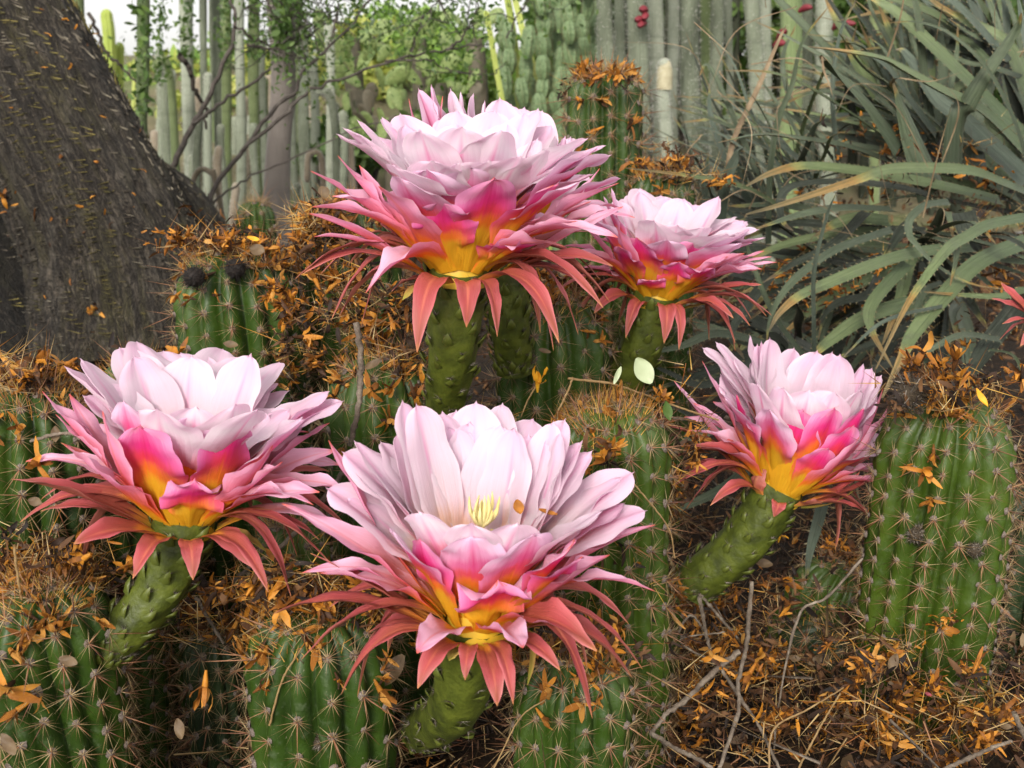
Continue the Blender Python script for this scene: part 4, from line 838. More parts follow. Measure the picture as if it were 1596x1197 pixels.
def flower(center, axis, tips, label, base, scale=1.0, rows=(), tube_r=(.021, .012), stamens=False, seed=0, bend=0.0, nscale=70):
    """center (px,py,Y) where petals meet the tube; base (px,py,Y) foot of the tube; tips: (px,py,side,kind[,L[,extra]])"""
    rs = random.Random(seed); C = P(*center); A = nrm(axis); Bp = P(*base)
    root = empty('cactus_flower', Bp, label, 'flower', 'large pink and white cactus flowers')
    org = Bp; r0 = tube_r[0]
    # --- green scaly flower tube
    up = nrm(C - Bp); mid = (Bp + C) / 2 + (up - A) * 0.5 * np.linalg.norm(C - Bp) * .35
    Ct = crom([Bp - up * .012, Bp, mid, C + A * .004], 26)
    s = np.linspace(0, 1, 26)
    rad = tube_r[1] + (tube_r[0] * .92 - tube_r[1]) * s ** 1.3; rad[-3:] *= [1.0, 1.0, .98]
    g = G(); nz = rs.uniform(0, 9)
    tube(g, Ct, rad, 28, rfun=lambda a, th: 1 + .035 * np.sin(th * 8 + a * 26 + nz) + .03 * np.sin(th * 5 - a * 19 + nz) + .02 * np.sin(th * 3 + 2))
    tb = g.build('flower_tube', [MT['tube']], root, org)
    Tt, At, Bt = frames(Ct)
    hairs = G(); 
    for i in range(nscale):
        f = (i + .5) / nscale; th = i * 2.39996; x = f * 24.2; k = int(x); 
        c = Ct[k] * (1 - (x - k)) + Ct[k + 1] * (x - k); r = rad[k]
        nvec = math.cos(th) * At[k] + math.sin(th) * Bt[k]
        p = c + nvec * r * 1.0
        sc = (.75 + .8 * f + rs.uniform(-.2, .3)) * scale
        # local axes: y along tube, z outward
        y = Tt[k]; z = nvec; xx = np.cross(y, z)
        m = Matrix.Identity(4)
        for a in range(3):
            m[a][0] = xx[a] * sc * 1.15; m[a][1] = y[a] * sc; m[a][2] = z[a] * sc; m[a][3] = p[a] - org[a]
        place('scale', scale_g[i % 3], tb, m)
        for j in range(13 if f > .25 else 22):
            d = nrm(nvec * rs.uniform(.2, .8) + y * rs.uniform(.3, 1) + xx * rs.uniform(-.8, .8))
            spine(hairs, p + y * .004 * sc, d, rs.uniform(.004, .011), .0002, 0 if rs.random() < .7 else 1)
    tag(hairs.build('hairs', [MT['hair_dark'], MT['hair_grey']], tb, org), kind='stuff')
    # --- petals
    ii = 0; more = []
    for tp in tips:
        if tp[3] in 'wpm' and tp[2] != 'f':
            f_ = 735 / 735 * .62 / center[2]; e_ = dict(tp[5]) if len(tp) > 5 else {}; e_['W'] = e_.get('W', KIND[tp[3]]['W']) * .85
            more.append((tp[0] + rs.choice((-1, 1)) * rs.uniform(16, 34) * f_, tp[1] + rs.uniform(2, 20) * f_, tp[2], tp[3], (tp[4] if len(tp) > 4 and tp[4] else KIND[tp[3]]['L']) * .97, e_))
    for tp in list(tips) + more:
        px, py, side, kd = tp[:4]; sp = dict(KIND[kd]); L = (tp[4] if len(tp) > 4 and tp[4] else sp['L']) * scale
        if len(tp) > 5: sp.update(tp[5])
        low = {'w': .014, 'p': .006, 'm': .003, 's': .001, 'r': -.006, 'g': -.009}[kd] * scale
        if kd in 'rg' and side == 'f':
            T0 = tip_at(px, py, C, L, 's', A, kd); L = min(L, np.linalg.norm(T0 - C) * 1.15 + .004)
        sp['front'] = side == 'f' and kd in 'wpm' and 'curl' not in sp
        T = tip_at(px, py, C, L, side, A, kd)
        dv = T - C; rdv = dv - np.dot(dv, A) * A
        rd = nrm(rdv + 1e-6 * RT)
        rr = {'w': .45, 'p': .66, 'm': .84, 's': .85, 'r': .93, 'g': .95}[kd] * r0
        B = C + rd * rr + A * low
        g = petal_mesh(B, T, A, sp, scale, seed * 1000 + ii, rd, sp.get('k', .55)); ii += 1
        nm = 'sepal' if kd in 'rg' else 'petal'
        g.build(nm, [PM[sp['mats'][0]], PM[sp['mats'][1]]], root, org)
    # --- procedural rows: (kind, count, L, elevation, phase)
    X = nrm(np.cross(A, FW)); Yv = np.cross(A, X)       # X right-ish
    for (kd, n, L, el, ph) in rows:
        for i in range(n):
            az = (i + ph + rs.uniform(-.15, .15)) / n * 2 * math.pi; e = R(el + rs.uniform(-5, 5))
            rd = math.cos(az) * X + math.sin(az) * Yv
            if np.dot(rd, FW) < (.1 if kd == 'w' else -.5): continue
            if kd == 'r' : rd = nrm(rd)
            sp = dict(KIND[kd]); rr = {'w': .55, 'p': .7, 'm': .82, 's': .85, 'r': .93, 'g': .95}[kd] * r0
            LL = L * scale * rs.uniform(.93, 1.05)
            B = C + rd * rr + A * (.010 if kd == 'w' else .004) * scale
            T = C + (rd * math.cos(e) + A * math.sin(e)) * LL
            if kd in 'rs': sp['W'] *= rs.uniform(.6, .95); sp['k'] = .62
            g = petal_mesh(B, T, A, sp, scale, seed * 1000 + 500 + ii, rd, sp.get('k', .55)); ii += 1
            g.build('sepal' if kd in 'rg' else 'petal', [PM[sp['mats'][0]], PM[sp['mats'][1]]], root, org)
    # throat
    g = G(); hh = np.linspace(0, 1, 8)
    tube(g, [C + A * (-.010 + .024 * scale * h) for h in hh], [r0 * (.84 - .20 * h * h) for h in hh], 24)
    g.build('throat', [MT['throat']], root, org)
    if True:
        g = G()
        for i in range(70 if stamens else 40):
            az = rs.uniform(0, 6.28); q = rs.uniform(.2, 1); rd = math.cos(az) * X + math.sin(az) * Yv
            b = C + rd * r0 * .5 * q; tpt = b + A * rs.uniform(.035, .052) * scale + rd * .018 * q * scale
            cc = crom([b, (b + tpt) / 2 - rd * .002, tpt], 5); tube(g, cc, .00035, 3)
            tube(g, [tpt - RT * .001, tpt, tpt + RT * .0012], [.0002, .0008, .0002], 4)
        tag(g.build('stamens', [MT['stamen']], root, org), kind='stuff')
        if stamens:
            pc = C + A * .060 * scale + X * (-.003)
            g = G(); tube(g, crom([C, (C + pc) / 2, pc], 6), .0014, 6); sty = g.build('style', [MT['stamen']], root, org)
            for i in range(15):
                az = i * 2.4; q = .25 + .75 * (i % 5) / 4
                rd = math.cos(az) * X + math.sin(az) * Yv; g = G()
                e = pc + A * rs.uniform(.012, .022) + rd * .010 * q
                tube(g, crom([pc, (pc + e) / 2 + rd * .003, e], 6), [.0011, .0012, .0012, .0011, .0009, .0003], 5)
                g.build('stigma_lobe', [MT['stamen']], sty, org)
    return root, C

AX = lambda x, y, z: nrm((x, y, z))
F1 = [  # tips traced in picture units
 (628,628,'b','w',.134),(742,629,'b','w',.134),(783,631,'b','w',.140,{'W':.034}),(880,656,'b','w',.130),(830,655,'b','w',.138),
 (690,645,'b','w',.128),(905,690,'b','w',.120),(555,690,'s','w',.12),(595,690,'b','w',.122),
 (700,668,'b','w',.118),(780,665,'b','w',.118),(850,690,'b','w',.112),(650,700,'b','w',.112),
 (655,800,'f','w',.098),(735,818,'f','w',.096,{'cup':.12,'ruf':.001}),(805,818,'f','w',.096,{'cup':.12,'ruf':.001}),(880,760,'b','w',.105),(920,706,'s','w',.115),
 (985,738,'s','p',.118),(970,786,'s','p',.112),(935,800,'f','w',.108),(512,762,'s','p',.118),(575,720,'s','w',.11),
 (832,835,'f','p',.088,{'W':.046}),(735,838,'f','p',.088),(612,830,'f','p',.098,{'W':.034}),(655,842,'f','m',.085,{'W':.026}),
 (895,845,'f','m',.098,{'W':.034}),(905,870,'f','m',.095,{'W':.03}),
 (775,905,'f','m',.066,{'W':.046,'ruf':.006,'curl':.25}),
 (1022,818,'s','s',.13,{'W':.024}),(950,865,'f','s',.100,{'W':.034}),(512,686,'s','s',.13,{'W':.026}),(440,785,'s','s',.13,{'W':.03}),
 (498,893,'f','s',.098,{'W':.032,'ruf':.004}),(483,862,'s','r',.10),(425,957,'s','r',.12,{'W':.025}),(532,1082,'f','r',.088,{'W':.026}),
 (650,1018,'f','s',.075,{'W':.032,'d0':(.9,.7)}),(651,1073,'f','r',.07,{'W':.02}),(775,1100,'f','r',.09,{'W':.021,'k':.8,'d0':(1,.25)}),(800,1098,'f','r',.082,{'W':.016,'k':.8}),(725,1060,'f','r',.08,{'W':.013}),
 (815,1010,'f','s',.075,{'W':.032,'d0':(.9,.7)}),(985,1056,'s','r',.10,{'W':.026}),(930,1015,'f','s',.09,{'W':.026,'mats':('r_in','s_out')}),
 (873,1045,'f','r',.075,{'W':.018}),(912,952,'s','r',.09,{'W':.016}),(822,1068,'b','g',.06),(575,985,'b','r',.06,{'W':.02}),(700,1030,'f','g',.05),
]
F1ROWS = [('w', 8, .118, 62, 0.3), ('s', 11, .11, 20, .2), ('r', 12, .10, -8, .6), ('r', 9, .085, -32, .1)]
F2 = [
 (214,534,'b','w',.134),(255,548,'b','w',.130),(311,553,'b','w',.125),(347,545,'b','w',.138),(378,558,'b','w',.128),(434,566,'b','w',.128),(422,598,'b','w',.118),
 (200,585,'b','w',.118),(270,600,'b','w',.115),(350,600,'b','w',.112),(400,640,'f','w',.118),(127,562,'s','w',.125),(150,600,'s','w',.12),
 (305,636,'f','w',.098),(245,640,'f','w',.105),(365,632,'f','w',.10),(450,640,'s','w',.11),(510,612,'s','p',.122),(505,640,'s','p',.118),
 (65,609,'s','s',.13,{'W':.022}),(108,614,'s','s',.12),(86,645,'s','s',.12,{'W':.018}),(514,659,'s','s',.12,{'W':.028}),(523,702,'s','s',.122,{'W':.03}),(470,655,'f','p',.11),
 (219,666,'f','m',.092,{'W':.046}),(194,628,'f','p',.105,{'W':.034}),(368,662,'f','m',.095,{'W':.048}),(300,650,'f','p',.09),(425,694,'f','s',.092,{'W':.034}),
 (303,748,'f','m',.058,{'W':.040,'ruf':.005,'curl':.2}),(160,640,'f','s',.105,{'W':.026}),(440,720,'f','s',.095,{'W':.028}),
 (498,767,'f','s',.108,{'W':.026}),(100,692,'f','s',.108,{'W':.03}),(17,747,'s','r',.13,{'W':.026}),(115,848,'f','r',.095,{'W':.025}),(63,797,'s','r',.11,{'W':.018}),
 (545,832,'s','r',.125,{'W':.024,'mats':('s_in','s_out')}),(207,902,'f','r',.075,{'W':.022}),(301,904,'f','r',.065,{'W':.019}),(394,885,'f','r',.078,{'W':.024}),(418,923,'f','r',.09,{'W':.018}),
 (415,860,'s','g',.07),(113,764,'b','r',.09,{'W':.014}),(498,842,'s','r',.10,{'W':.014}),(514,735,'b','r',.11,{'W':.018}),(95,690,'b','r',.10,{'W':.014}),
]
F3 = [
 (560,190,'s','w',.13,{'W':.040}),(625,179,'b','w',.125),(712,174,'b','w',.132),(771,174,'b','w',.130),(838,173,'b','w',.128),(858,198,'b','w',.125),(645,212,'b','w',.12),(590,215,'b','w',.118,),
 (913,217,'s','w',.128,{'W':.034}),(931,230,'s','p',.125),(526,242,'s','s',.125,{'W':.024}),(483,266,'s','s',.13,{'W':.028}),(545,205,'s','w',.12),
 (716,255,'f','w',.103),(672,252,'f','w',.108),(762,252,'f','w',.103),(810,245,'f','w',.112),(620,262,'f','w',.112),(720,200,'f','w',.118),(780,205,'f','w',.118),(655,205,'f','w',.12),(850,235,'f','w',.118),(883,250,'s','w',.112),
 (666,266,'f','p',.100,{'W':.044}),(629,280,'f','p',.103),(732,262,'f','p',.098),(770,280,'f','m',.092,{'W':.046}),(867,288,'f','m',.100,{'W':.038}),(905,262,'s','p',.118),(900,285,'f','p',.112,{'W':.034}),
 (687,316,'f','m',.078,{'W':.044,'ruf':.005}),(590,290,'f','s',.105,{'W':.036}),(835,380,'f','m',.070,{'W':.028,'ruf':.004}),(800,372,'f','m',.055,{'W':.034}),(560,258,'s','s',.115,{'W':.030}),
 (965,285,'s','s',.13,{'W':.024}),(971,322,'s','r',.13,{'W':.024,'mats':('s_in','s_out')}),(921,314,'s','s',.115,{'W':.02}),(917,361,'b','r',.11),(955,415,'s','r',.125,{'W':.022}),(922,455,'s','r',.11,{'W':.017}),(884,404,'b','r',.09,{'W':.014}),(900,345,'f','s',.11,{'W':.020}),
 (482,333,'s','r',.125,{'W':.024,'mats':('s_in','s_out')}),(489,369,'s','r',.12,{'W':.024,'mats':('s_in','s_out')}),(472,427,'s','r',.125,{'W':.016}),(570,457,'f','s',.095,{'W':.032}),(528,496,'s','r',.11,{'W':.018}),
 (650,549,'f','r',.075,{'W':.023}),(727,510,'f','r',.055,{'W':.022,'k':.8}),(775,525,'f','r',.062,{'W':.017}),(871,534,'f','r',.10,{'W':.024}),(627,468,'f','g',.055),(610,455,'b','g',.05,{'mats':('r_in','r_out')}),(574,364,'b','r',.10,{'W':.014}),(560,320,'b','r',.1,{'W':.016}),
 (880,385,'f','s',.10,{'W':.02,'mats':('r_in','s_out')}),
]
F3B = [(637,153,'s','s',.12,{'W':.022}),(673,135,'s','p',.12),(702,142,'b','w',.125),(737,149,'b','w',.125),(779,155,'b','w',.128),(817,170,'b','w',.125),(845,175,'b','w',.118),(880,215,'s','p',.118),(690,150,'s','s',.115),(755,160,'f','w',.11),(850,200,'f','w',.11),(935,262,'s','s',.12,{'W':.014}),(720,175,'f','w',.11)]
F4 = [
 (954,296,'s','p',.115,{'W':.032}),(998,295,'b','w',.118),(1030,306,'b','w',.115),(1066,311,'b','w',.115),(1102,327,'b','w',.115),(1143,340,'b','w',.115),(1180,358,'s','w',.12,{'W':.032}),(975,310,'b','w',.115),(1010,330,'b','w',.112),
 (1055,352,'f','w',.098),(1020,345,'f','w',.102),(1095,355,'f','w',.102),(1130,365,'f','w',.108),(1160,368,'s','w',.108),
 (1190,371,'s','p',.118,{'W':.026}),(1191,391,'s','s',.118),(1203,400,'s','s',.118,{'W':.018}),(1211,409,'s','s',.12,{'W':.014}),(1180,421,'s','s',.11,{'W':.022}),(1160,395,'f','s',.105,{'W':.028}),(1150,380,'f','p',.105),(1135,400,'f','s',.095,{'W':.028}),
 (939,333,'s','s',.12,{'W':.024}),(903,341,'s','s',.125,{'W':.02}),(925,360,'s','s',.115,{'W':.018}),(960,350,'f','s',.108,{'W':.026}),
 (992,372,'f','m',.085,{'W':.042}),(1083,378,'f','m',.085,{'W':.044}),(1040,375,'f','p',.092),(1110,418,'f','m',.075,{'W':.034,'ruf':.004}),(1014,437,'f','m',.048,{'W':.028}),(1060,410,'f','m',.065,{'W':.032}),(965,385,'f','m',.085,{'W':.028}),
 (900,417,'s','s',.12,{'W':.015}),(905,390,'s','s',.118,{'W':.015}),
 (926,488,'f','r',.085,{'W':.02}),(975,527,'f','r',.066,{'W':.018}),(1035,535,'f','r',.058,{'W':.023}),(1058,545,'f','r',.062,{'W':.014}),(1146,535,'s','r',.085,{'W':.022}),(1169,508,'s','r',.095,{'W':.014}),(1203,492,'s','r',.115,{'W':.016}),(1187,444,'s','r',.11,{'W':.016}),(1143,496,'f','r',.085,{'W':.02}),(1120,465,'f','g',.05),(985,480,'b','r',.07),
]
F5 = [
 (1117,535,'s','w',.125,{'W':.034}),(1169,526,'b','w',.125),(1200,529,'b','w',.122),(1237,544,'b','w',.122),(1273,549,'b','w',.122),(1309,555,'b','w',.122),(1345,570,'b','w',.122),(1358,576,'b','w',.118),(1145,560,'s','w',.115),(1186,555,'b','w',.115),
 (1221,606,'f','w',.108),(1180,600,'f','w',.112),(1262,610,'f','w',.105),(1300,612,'f','w',.108),(1340,610,'f','w',.112),(1376,605,'s','s',.12,{'W':.03}),(1387,632,'s','s',.125,{'W':.030}),(1345,615,'s','p',.112),
 (1094,562,'s','s',.125,{'W':.018}),(1050,593,'s','r',.13,{'W':.023,'mats':('s_in','s_out')}),(1081,628,'s','s',.12,{'W':.022}),(1030,663,'s','r',.13,{'W':.017}),(1071,695,'f','s',.10,{'W':.024,'mats':('r_in','s_out')}),(1055,737,'s','r',.115,{'W':.016}),
 (1149,618,'f','m',.098,{'W':.042}),(1250,640,'f','m',.088,{'W':.044}),(1300,637,'f','m',.098,{'W':.038}),(1345,638,'f','m',.105,{'W':.032}),(1200,640,'f','p',.098),(1330,665,'f','m',.095,{'W':.030}),(1120,600,'s','p',.118,{'W':.030}),
 (1340,680,'f','s',.10,{'W':.022}),(1382,716,'s','s',.118,{'W':.016}),(1397,726,'s','r',.12,{'W':.016}),(1197,727,'f','r',.05,{'W':.024}),(1340,735,'s','r',.10,{'W':.015}),
 (1107,788,'f','r',.085,{'W':.018}),(1206,806,'f','r',.05,{'W':.018}),(1283,782,'f','r',.06,{'W':.018}),(1351,800,'s','r',.095,{'W':.017}),(1330,765,'s','g',.08),(1375,700,'b','r',.11,{'W':.014}),(1290,700,'f','m',.075,{'W':.03}),
]
F6 = [(1545,465,'s','r',.06,{'W':.016}),(1562,505,'f','r',.06,{'W':.014}),(1558,530,'f','r',.06,{'W':.012}),(1590,540,'f','r',.06),(1560,440,'b','r',.07),(1600,470,'b','s',.07),(1640,440,'b','s',.07),(1610,450,'f','s',.07)]

flower((290,808,.66), AX(.10, -.05, 1), F2, 'large open flower at the left, wide pale cup above long pink and salmon outer petals', (178,1003,.645), 1.0, [('w', 8, .112, 60, .2), ('s', 12, .112, 18, .1), ('r', 12, .105, -6, .5), ('r', 9, .085, -30, .1)], seed=2)
flower((742,966,.60), AX(.02, .0, 1), F1, 'frontmost and lowest large flower, wide open with pale yellow stamens showing in its white cup', (660,1138,.70), 1.0, F1ROWS, tube_r=(.022, .0135), stamens=True, seed=1)
flower((715,422,.74), AX(.06, .02, 1), F3, 'tallest large flower at the top centre, full white cup above many drooping salmon sepals', (692,640,.80), 1.0, [('w', 9, .11, 62, .1), ('s', 12, .112, 20, .3), ('r', 13, .108, -4, .5), ('r', 10, .09, -28, .2)], tube_r=(.022, .013), seed=3, nscale=80)
flower((790,400,.90), AX(.02, .05, 1), F3B, 'flower mostly hidden behind the tallest central flower, only its pale top rim showing', (800,560,.92), 1.05, [('w', 9, .11, 62, .4), ('p', 8, .11, 40, .1), ('s', 9, .11, 20, .3)], tube_r=(.02, .015), seed=4)
flower((1022,462,.97), AX(.12, .02, 1), F4, 'smaller full pink flower right of the tallest one, before the spiky grey green leaves', (968,605,1.0), .97, [('w', 9, .105, 58, .2), ('p', 8, .105, 42, .5), ('s', 12, .108, 20, .3), ('r', 12, .10, -6, .5), ('r', 9, .085, -30, .2)], tube_r=(.022, .018), seed=5)
flower((1215,762,.88), AX(.28, .0, 1), F5, 'deep pink flower at the right on a thick leaning stalk, beside the broad cactus', (1088,905,.90), 1.0, [('w', 9, .105, 58, .2), ('p', 8, .105, 42, .5), ('s', 12, .108, 20, .3), ('r', 12, .10, -6, .5), ('r', 8, .08, -30, .2)], tube_r=(.023, .019), seed=6)
flower((1660,505,.95), AX(0, -.1, 1), F6, 'half closed salmon flower cut off by the right edge of the picture', (1675,620,.97), .9, [('s', 7, .07, 55, .2)], tube_r=(.016, .012), seed=7)
# ------------------------------------------------------------------ toothed grey green rosette leaves
def agave_mat(name, base, mid, tip0, tip1, boundary):
    m, t, out = _mat(name); tc = N(t, 'ShaderNodeTexCoord'); sx = N(t, 'ShaderNodeSeparateXYZ'); t.links.new(tc.outputs['UV'], sx.inputs[0])
    mp = N(t, 'ShaderNodeMapping'); mp.inputs['Scale'].default_value = (16, 3, 1); t.links.new(tc.outputs['UV'], mp.inputs[0]); n = noise_n(t, 1, 5, .65, mp.outputs[0]); n2 = noise_n(t, 60, 5, .7, obj_vec(t)); oi = N(t, 'ShaderNodeObjectInfo')
    v = math_(t, 'ADD', sx.outputs[1], math_(t, 'MULTIPLY', math_(t, 'SUBTRACT', n, .5), .10)); v = math_(t, 'ADD', v, math_(t, 'MULTIPLY', math_(t, 'SUBTRACT', oi.outputs['Random'], .5), .12))
    c = ramp(t, v, [(0, base), (boundary * .6, mid), (boundary - .05, tuple(x * 1.25 for x in mid)), (boundary, (0.40, 0.36, 0.10)), (boundary + .03, tip0), (boundary + .2, tip1), (1.0, tuple(x * .7 for x in tip1))])
    c = mixc(t, ramp(t, n2, [(.5, (0, 0, 0)), (.75, (.55, .55, .55))]), c, (.07, .065, .05)); c = mixc(t, math_(t, 'MULTIPLY', n, .22), c, (.25, .29, .22))
    c = mixc(t, ramp(t, n, [(.35, (.75, .75, .75)), (.55, (0, 0, 0))]), c, base)
    c = mixc(t, 1.0, c, (.86, .86, .84), 'MULTIPLY'); finish(t, out, c, .38, bump(t, n, .8, .003), 0, .4); return m
AM = [agave_mat('rosette_leaf', (.030, .045, .024), (.098, .128, .070), (.36, .20, .05), (.34, .24, .12), .86), agave_mat('rosette_leaf_green', (.055, .085, .035), (.125, .165, .062), (.42, .22, .05), (.36, .24, .11), .74),
      agave_mat('rosette_leaf_blue', (.040, .058, .042), (.095, .125, .092), (.30, .22, .11), (.34, .28, .20), .90), agave_mat('rosette_leaf_shade', (.004, .006, .003), (.011, .017, .008), (.22, .13, .05), (.26, .19, .11), .88)]  # last leaf is near black: shade of the hollows put into its colour
AM_dry = simple('dry_leaf_strip', [(.07, .045, .025), (.22, .15, .08), (.40, .31, .19)], 40, .7, .5, .001)
MT['tooth'] = simple('tooth', [(.12, .12, .06), (.30, .24, .13)], 50, .6, 0)
def blade(pts, wpx, Y0, Y1, root, mat=0, roll=0.0, taper=.55, teeth=True, wbase=1.0, n=34, cup=.28, seed=0, world=None):
    if world is None: k = len(pts); C = crom([P(x, y, Y0 + (Y1 - Y0) * i / (k - 1)) for i, (x, y) in enumerate(pts)], n)
    else: C = crom(world, n)
    org = np.array(root.location); rs = random.Random(int(seed + C[0][0] * 997 + C[-1][2] * 1337)); T = tangents(C); v = np.linspace(0, 1, n); wm = M(wpx, (Y0 + Y1) / 2) if world is None else wpx
    # blade faces up and towards the viewer
    ref = nrm(arr(0, -.75, .9)); Wd = np.cross(T, ref); Wd /= np.maximum(.05, np.linalg.norm(Wd, axis=1))[:, None]
    for i in range(1, n):
        if np.dot(Wd[i], Wd[i - 1]) < 0: Wd[i] = -Wd[i]
        Wd[i] = nrm(Wd[i] * .5 + Wd[i - 1] * .5 - T[i] * np.dot(Wd[i - 1] * .5, T[i]))
    Nn = np.cross(Wd, T); ang = roll + rs.uniform(-.25, .25) + v * rs.uniform(-.5, .5); c, s_ = np.cos(ang)[:, None], np.sin(ang)[:, None]; W2 = Wd * c + Nn * s_; N2 = Nn * c - Wd * s_
    f = (wbase + (1 - wbase) * np.clip(v / .35, 0, 1)) * np.where(v < taper, 1 - .12 * v / taper, .88 * (1 - (v - taper) / (1 - taper) * .9) ** .9); hw = wm / 2 * f
    u = np.linspace(-1, 1, 7); cu = cup * (1 + .6 * np.clip((v - .7) / .3, 0, 1)); th = .16 * (1 - v * .6)
    up = C[:, None] + W2[:, None] * (u * hw[:, None])[..., None] + N2[:, None] * ((cu * hw)[:, None] * (u ** 2 - .5))[..., None]
    dn = C[:, None] + W2[:, None] * (u * hw[:, None])[..., None] + N2[:, None] * ((cu * hw)[:, None] * (u ** 2 - .5) - (th * hw)[:, None] * (1 - u ** 2))[..., None]
    uv = np.stack([np.broadcast_to((u + 1) / 2, (n, 7)), np.broadcast_to(v[:, None], (n, 7))], -1); g = G(); g.add(up, gridF(7, n), uv, 0); g.add(dn, gridF(7, n, flip=True), uv, 0)
    if teeth:
        L = np.concatenate([[0], np.cumsum(np.linalg.norm(np.diff(C, axis=0), axis=1))]); q = .004
        while q < L[-1] * .80:
            k = min(n - 2, int(np.searchsorted(L, q)) - 1); k = max(0, k); fr = (q - L[k]) / (L[k + 1] - L[k])
            for sd in (0, 6):
                p = up[k, sd] * (1 - fr) + up[k + 1, sd] * fr; sg = -1 if sd == 0 else 1; tl = rs.uniform(.0016, .0032); x = T[k] * .0011
                g.add([p - x, p + x, p + W2[k] * sg * tl + T[k] * .0016, p + N2[k] * .0007], [(0, 1, 2), (0, 3, 2), (1, 2, 3)], None, 1)
            q += rs.uniform(.008, .013)
    return g.build('leaf', [AM[mat] if mat >= 0 else AM_dry, MT['tooth']], root, org)
def rosette(x, y, Y, label): p = P(x, y, Y); return empty('spiky_rosette_plant', (p[0], p[1], ground_z(p[0], p[1])), label, 'succulent', 'spiky toothed rosette plants')
RA = rosette(1620, 330, 1.45, 'large grey green spiky plant with long toothed leaves sweeping left from the right edge')
RB = rosette(1470, 265, 1.62, 'upright spiky plant with broad cone shaped leaves at the upper right')
RC_ = rosette(1500, 400, 1.35, 'spiky plant whose arching tan tipped leaves hang over the dark hollow at the right')
RD = rosette(1290, 250, 1.85, 'narrow leaved spiky plant between the silver columns and the upright broad one')
RE = rosette(1260, 560, 1.25, 'low dark spiky plant under and between the two right hand flowers')
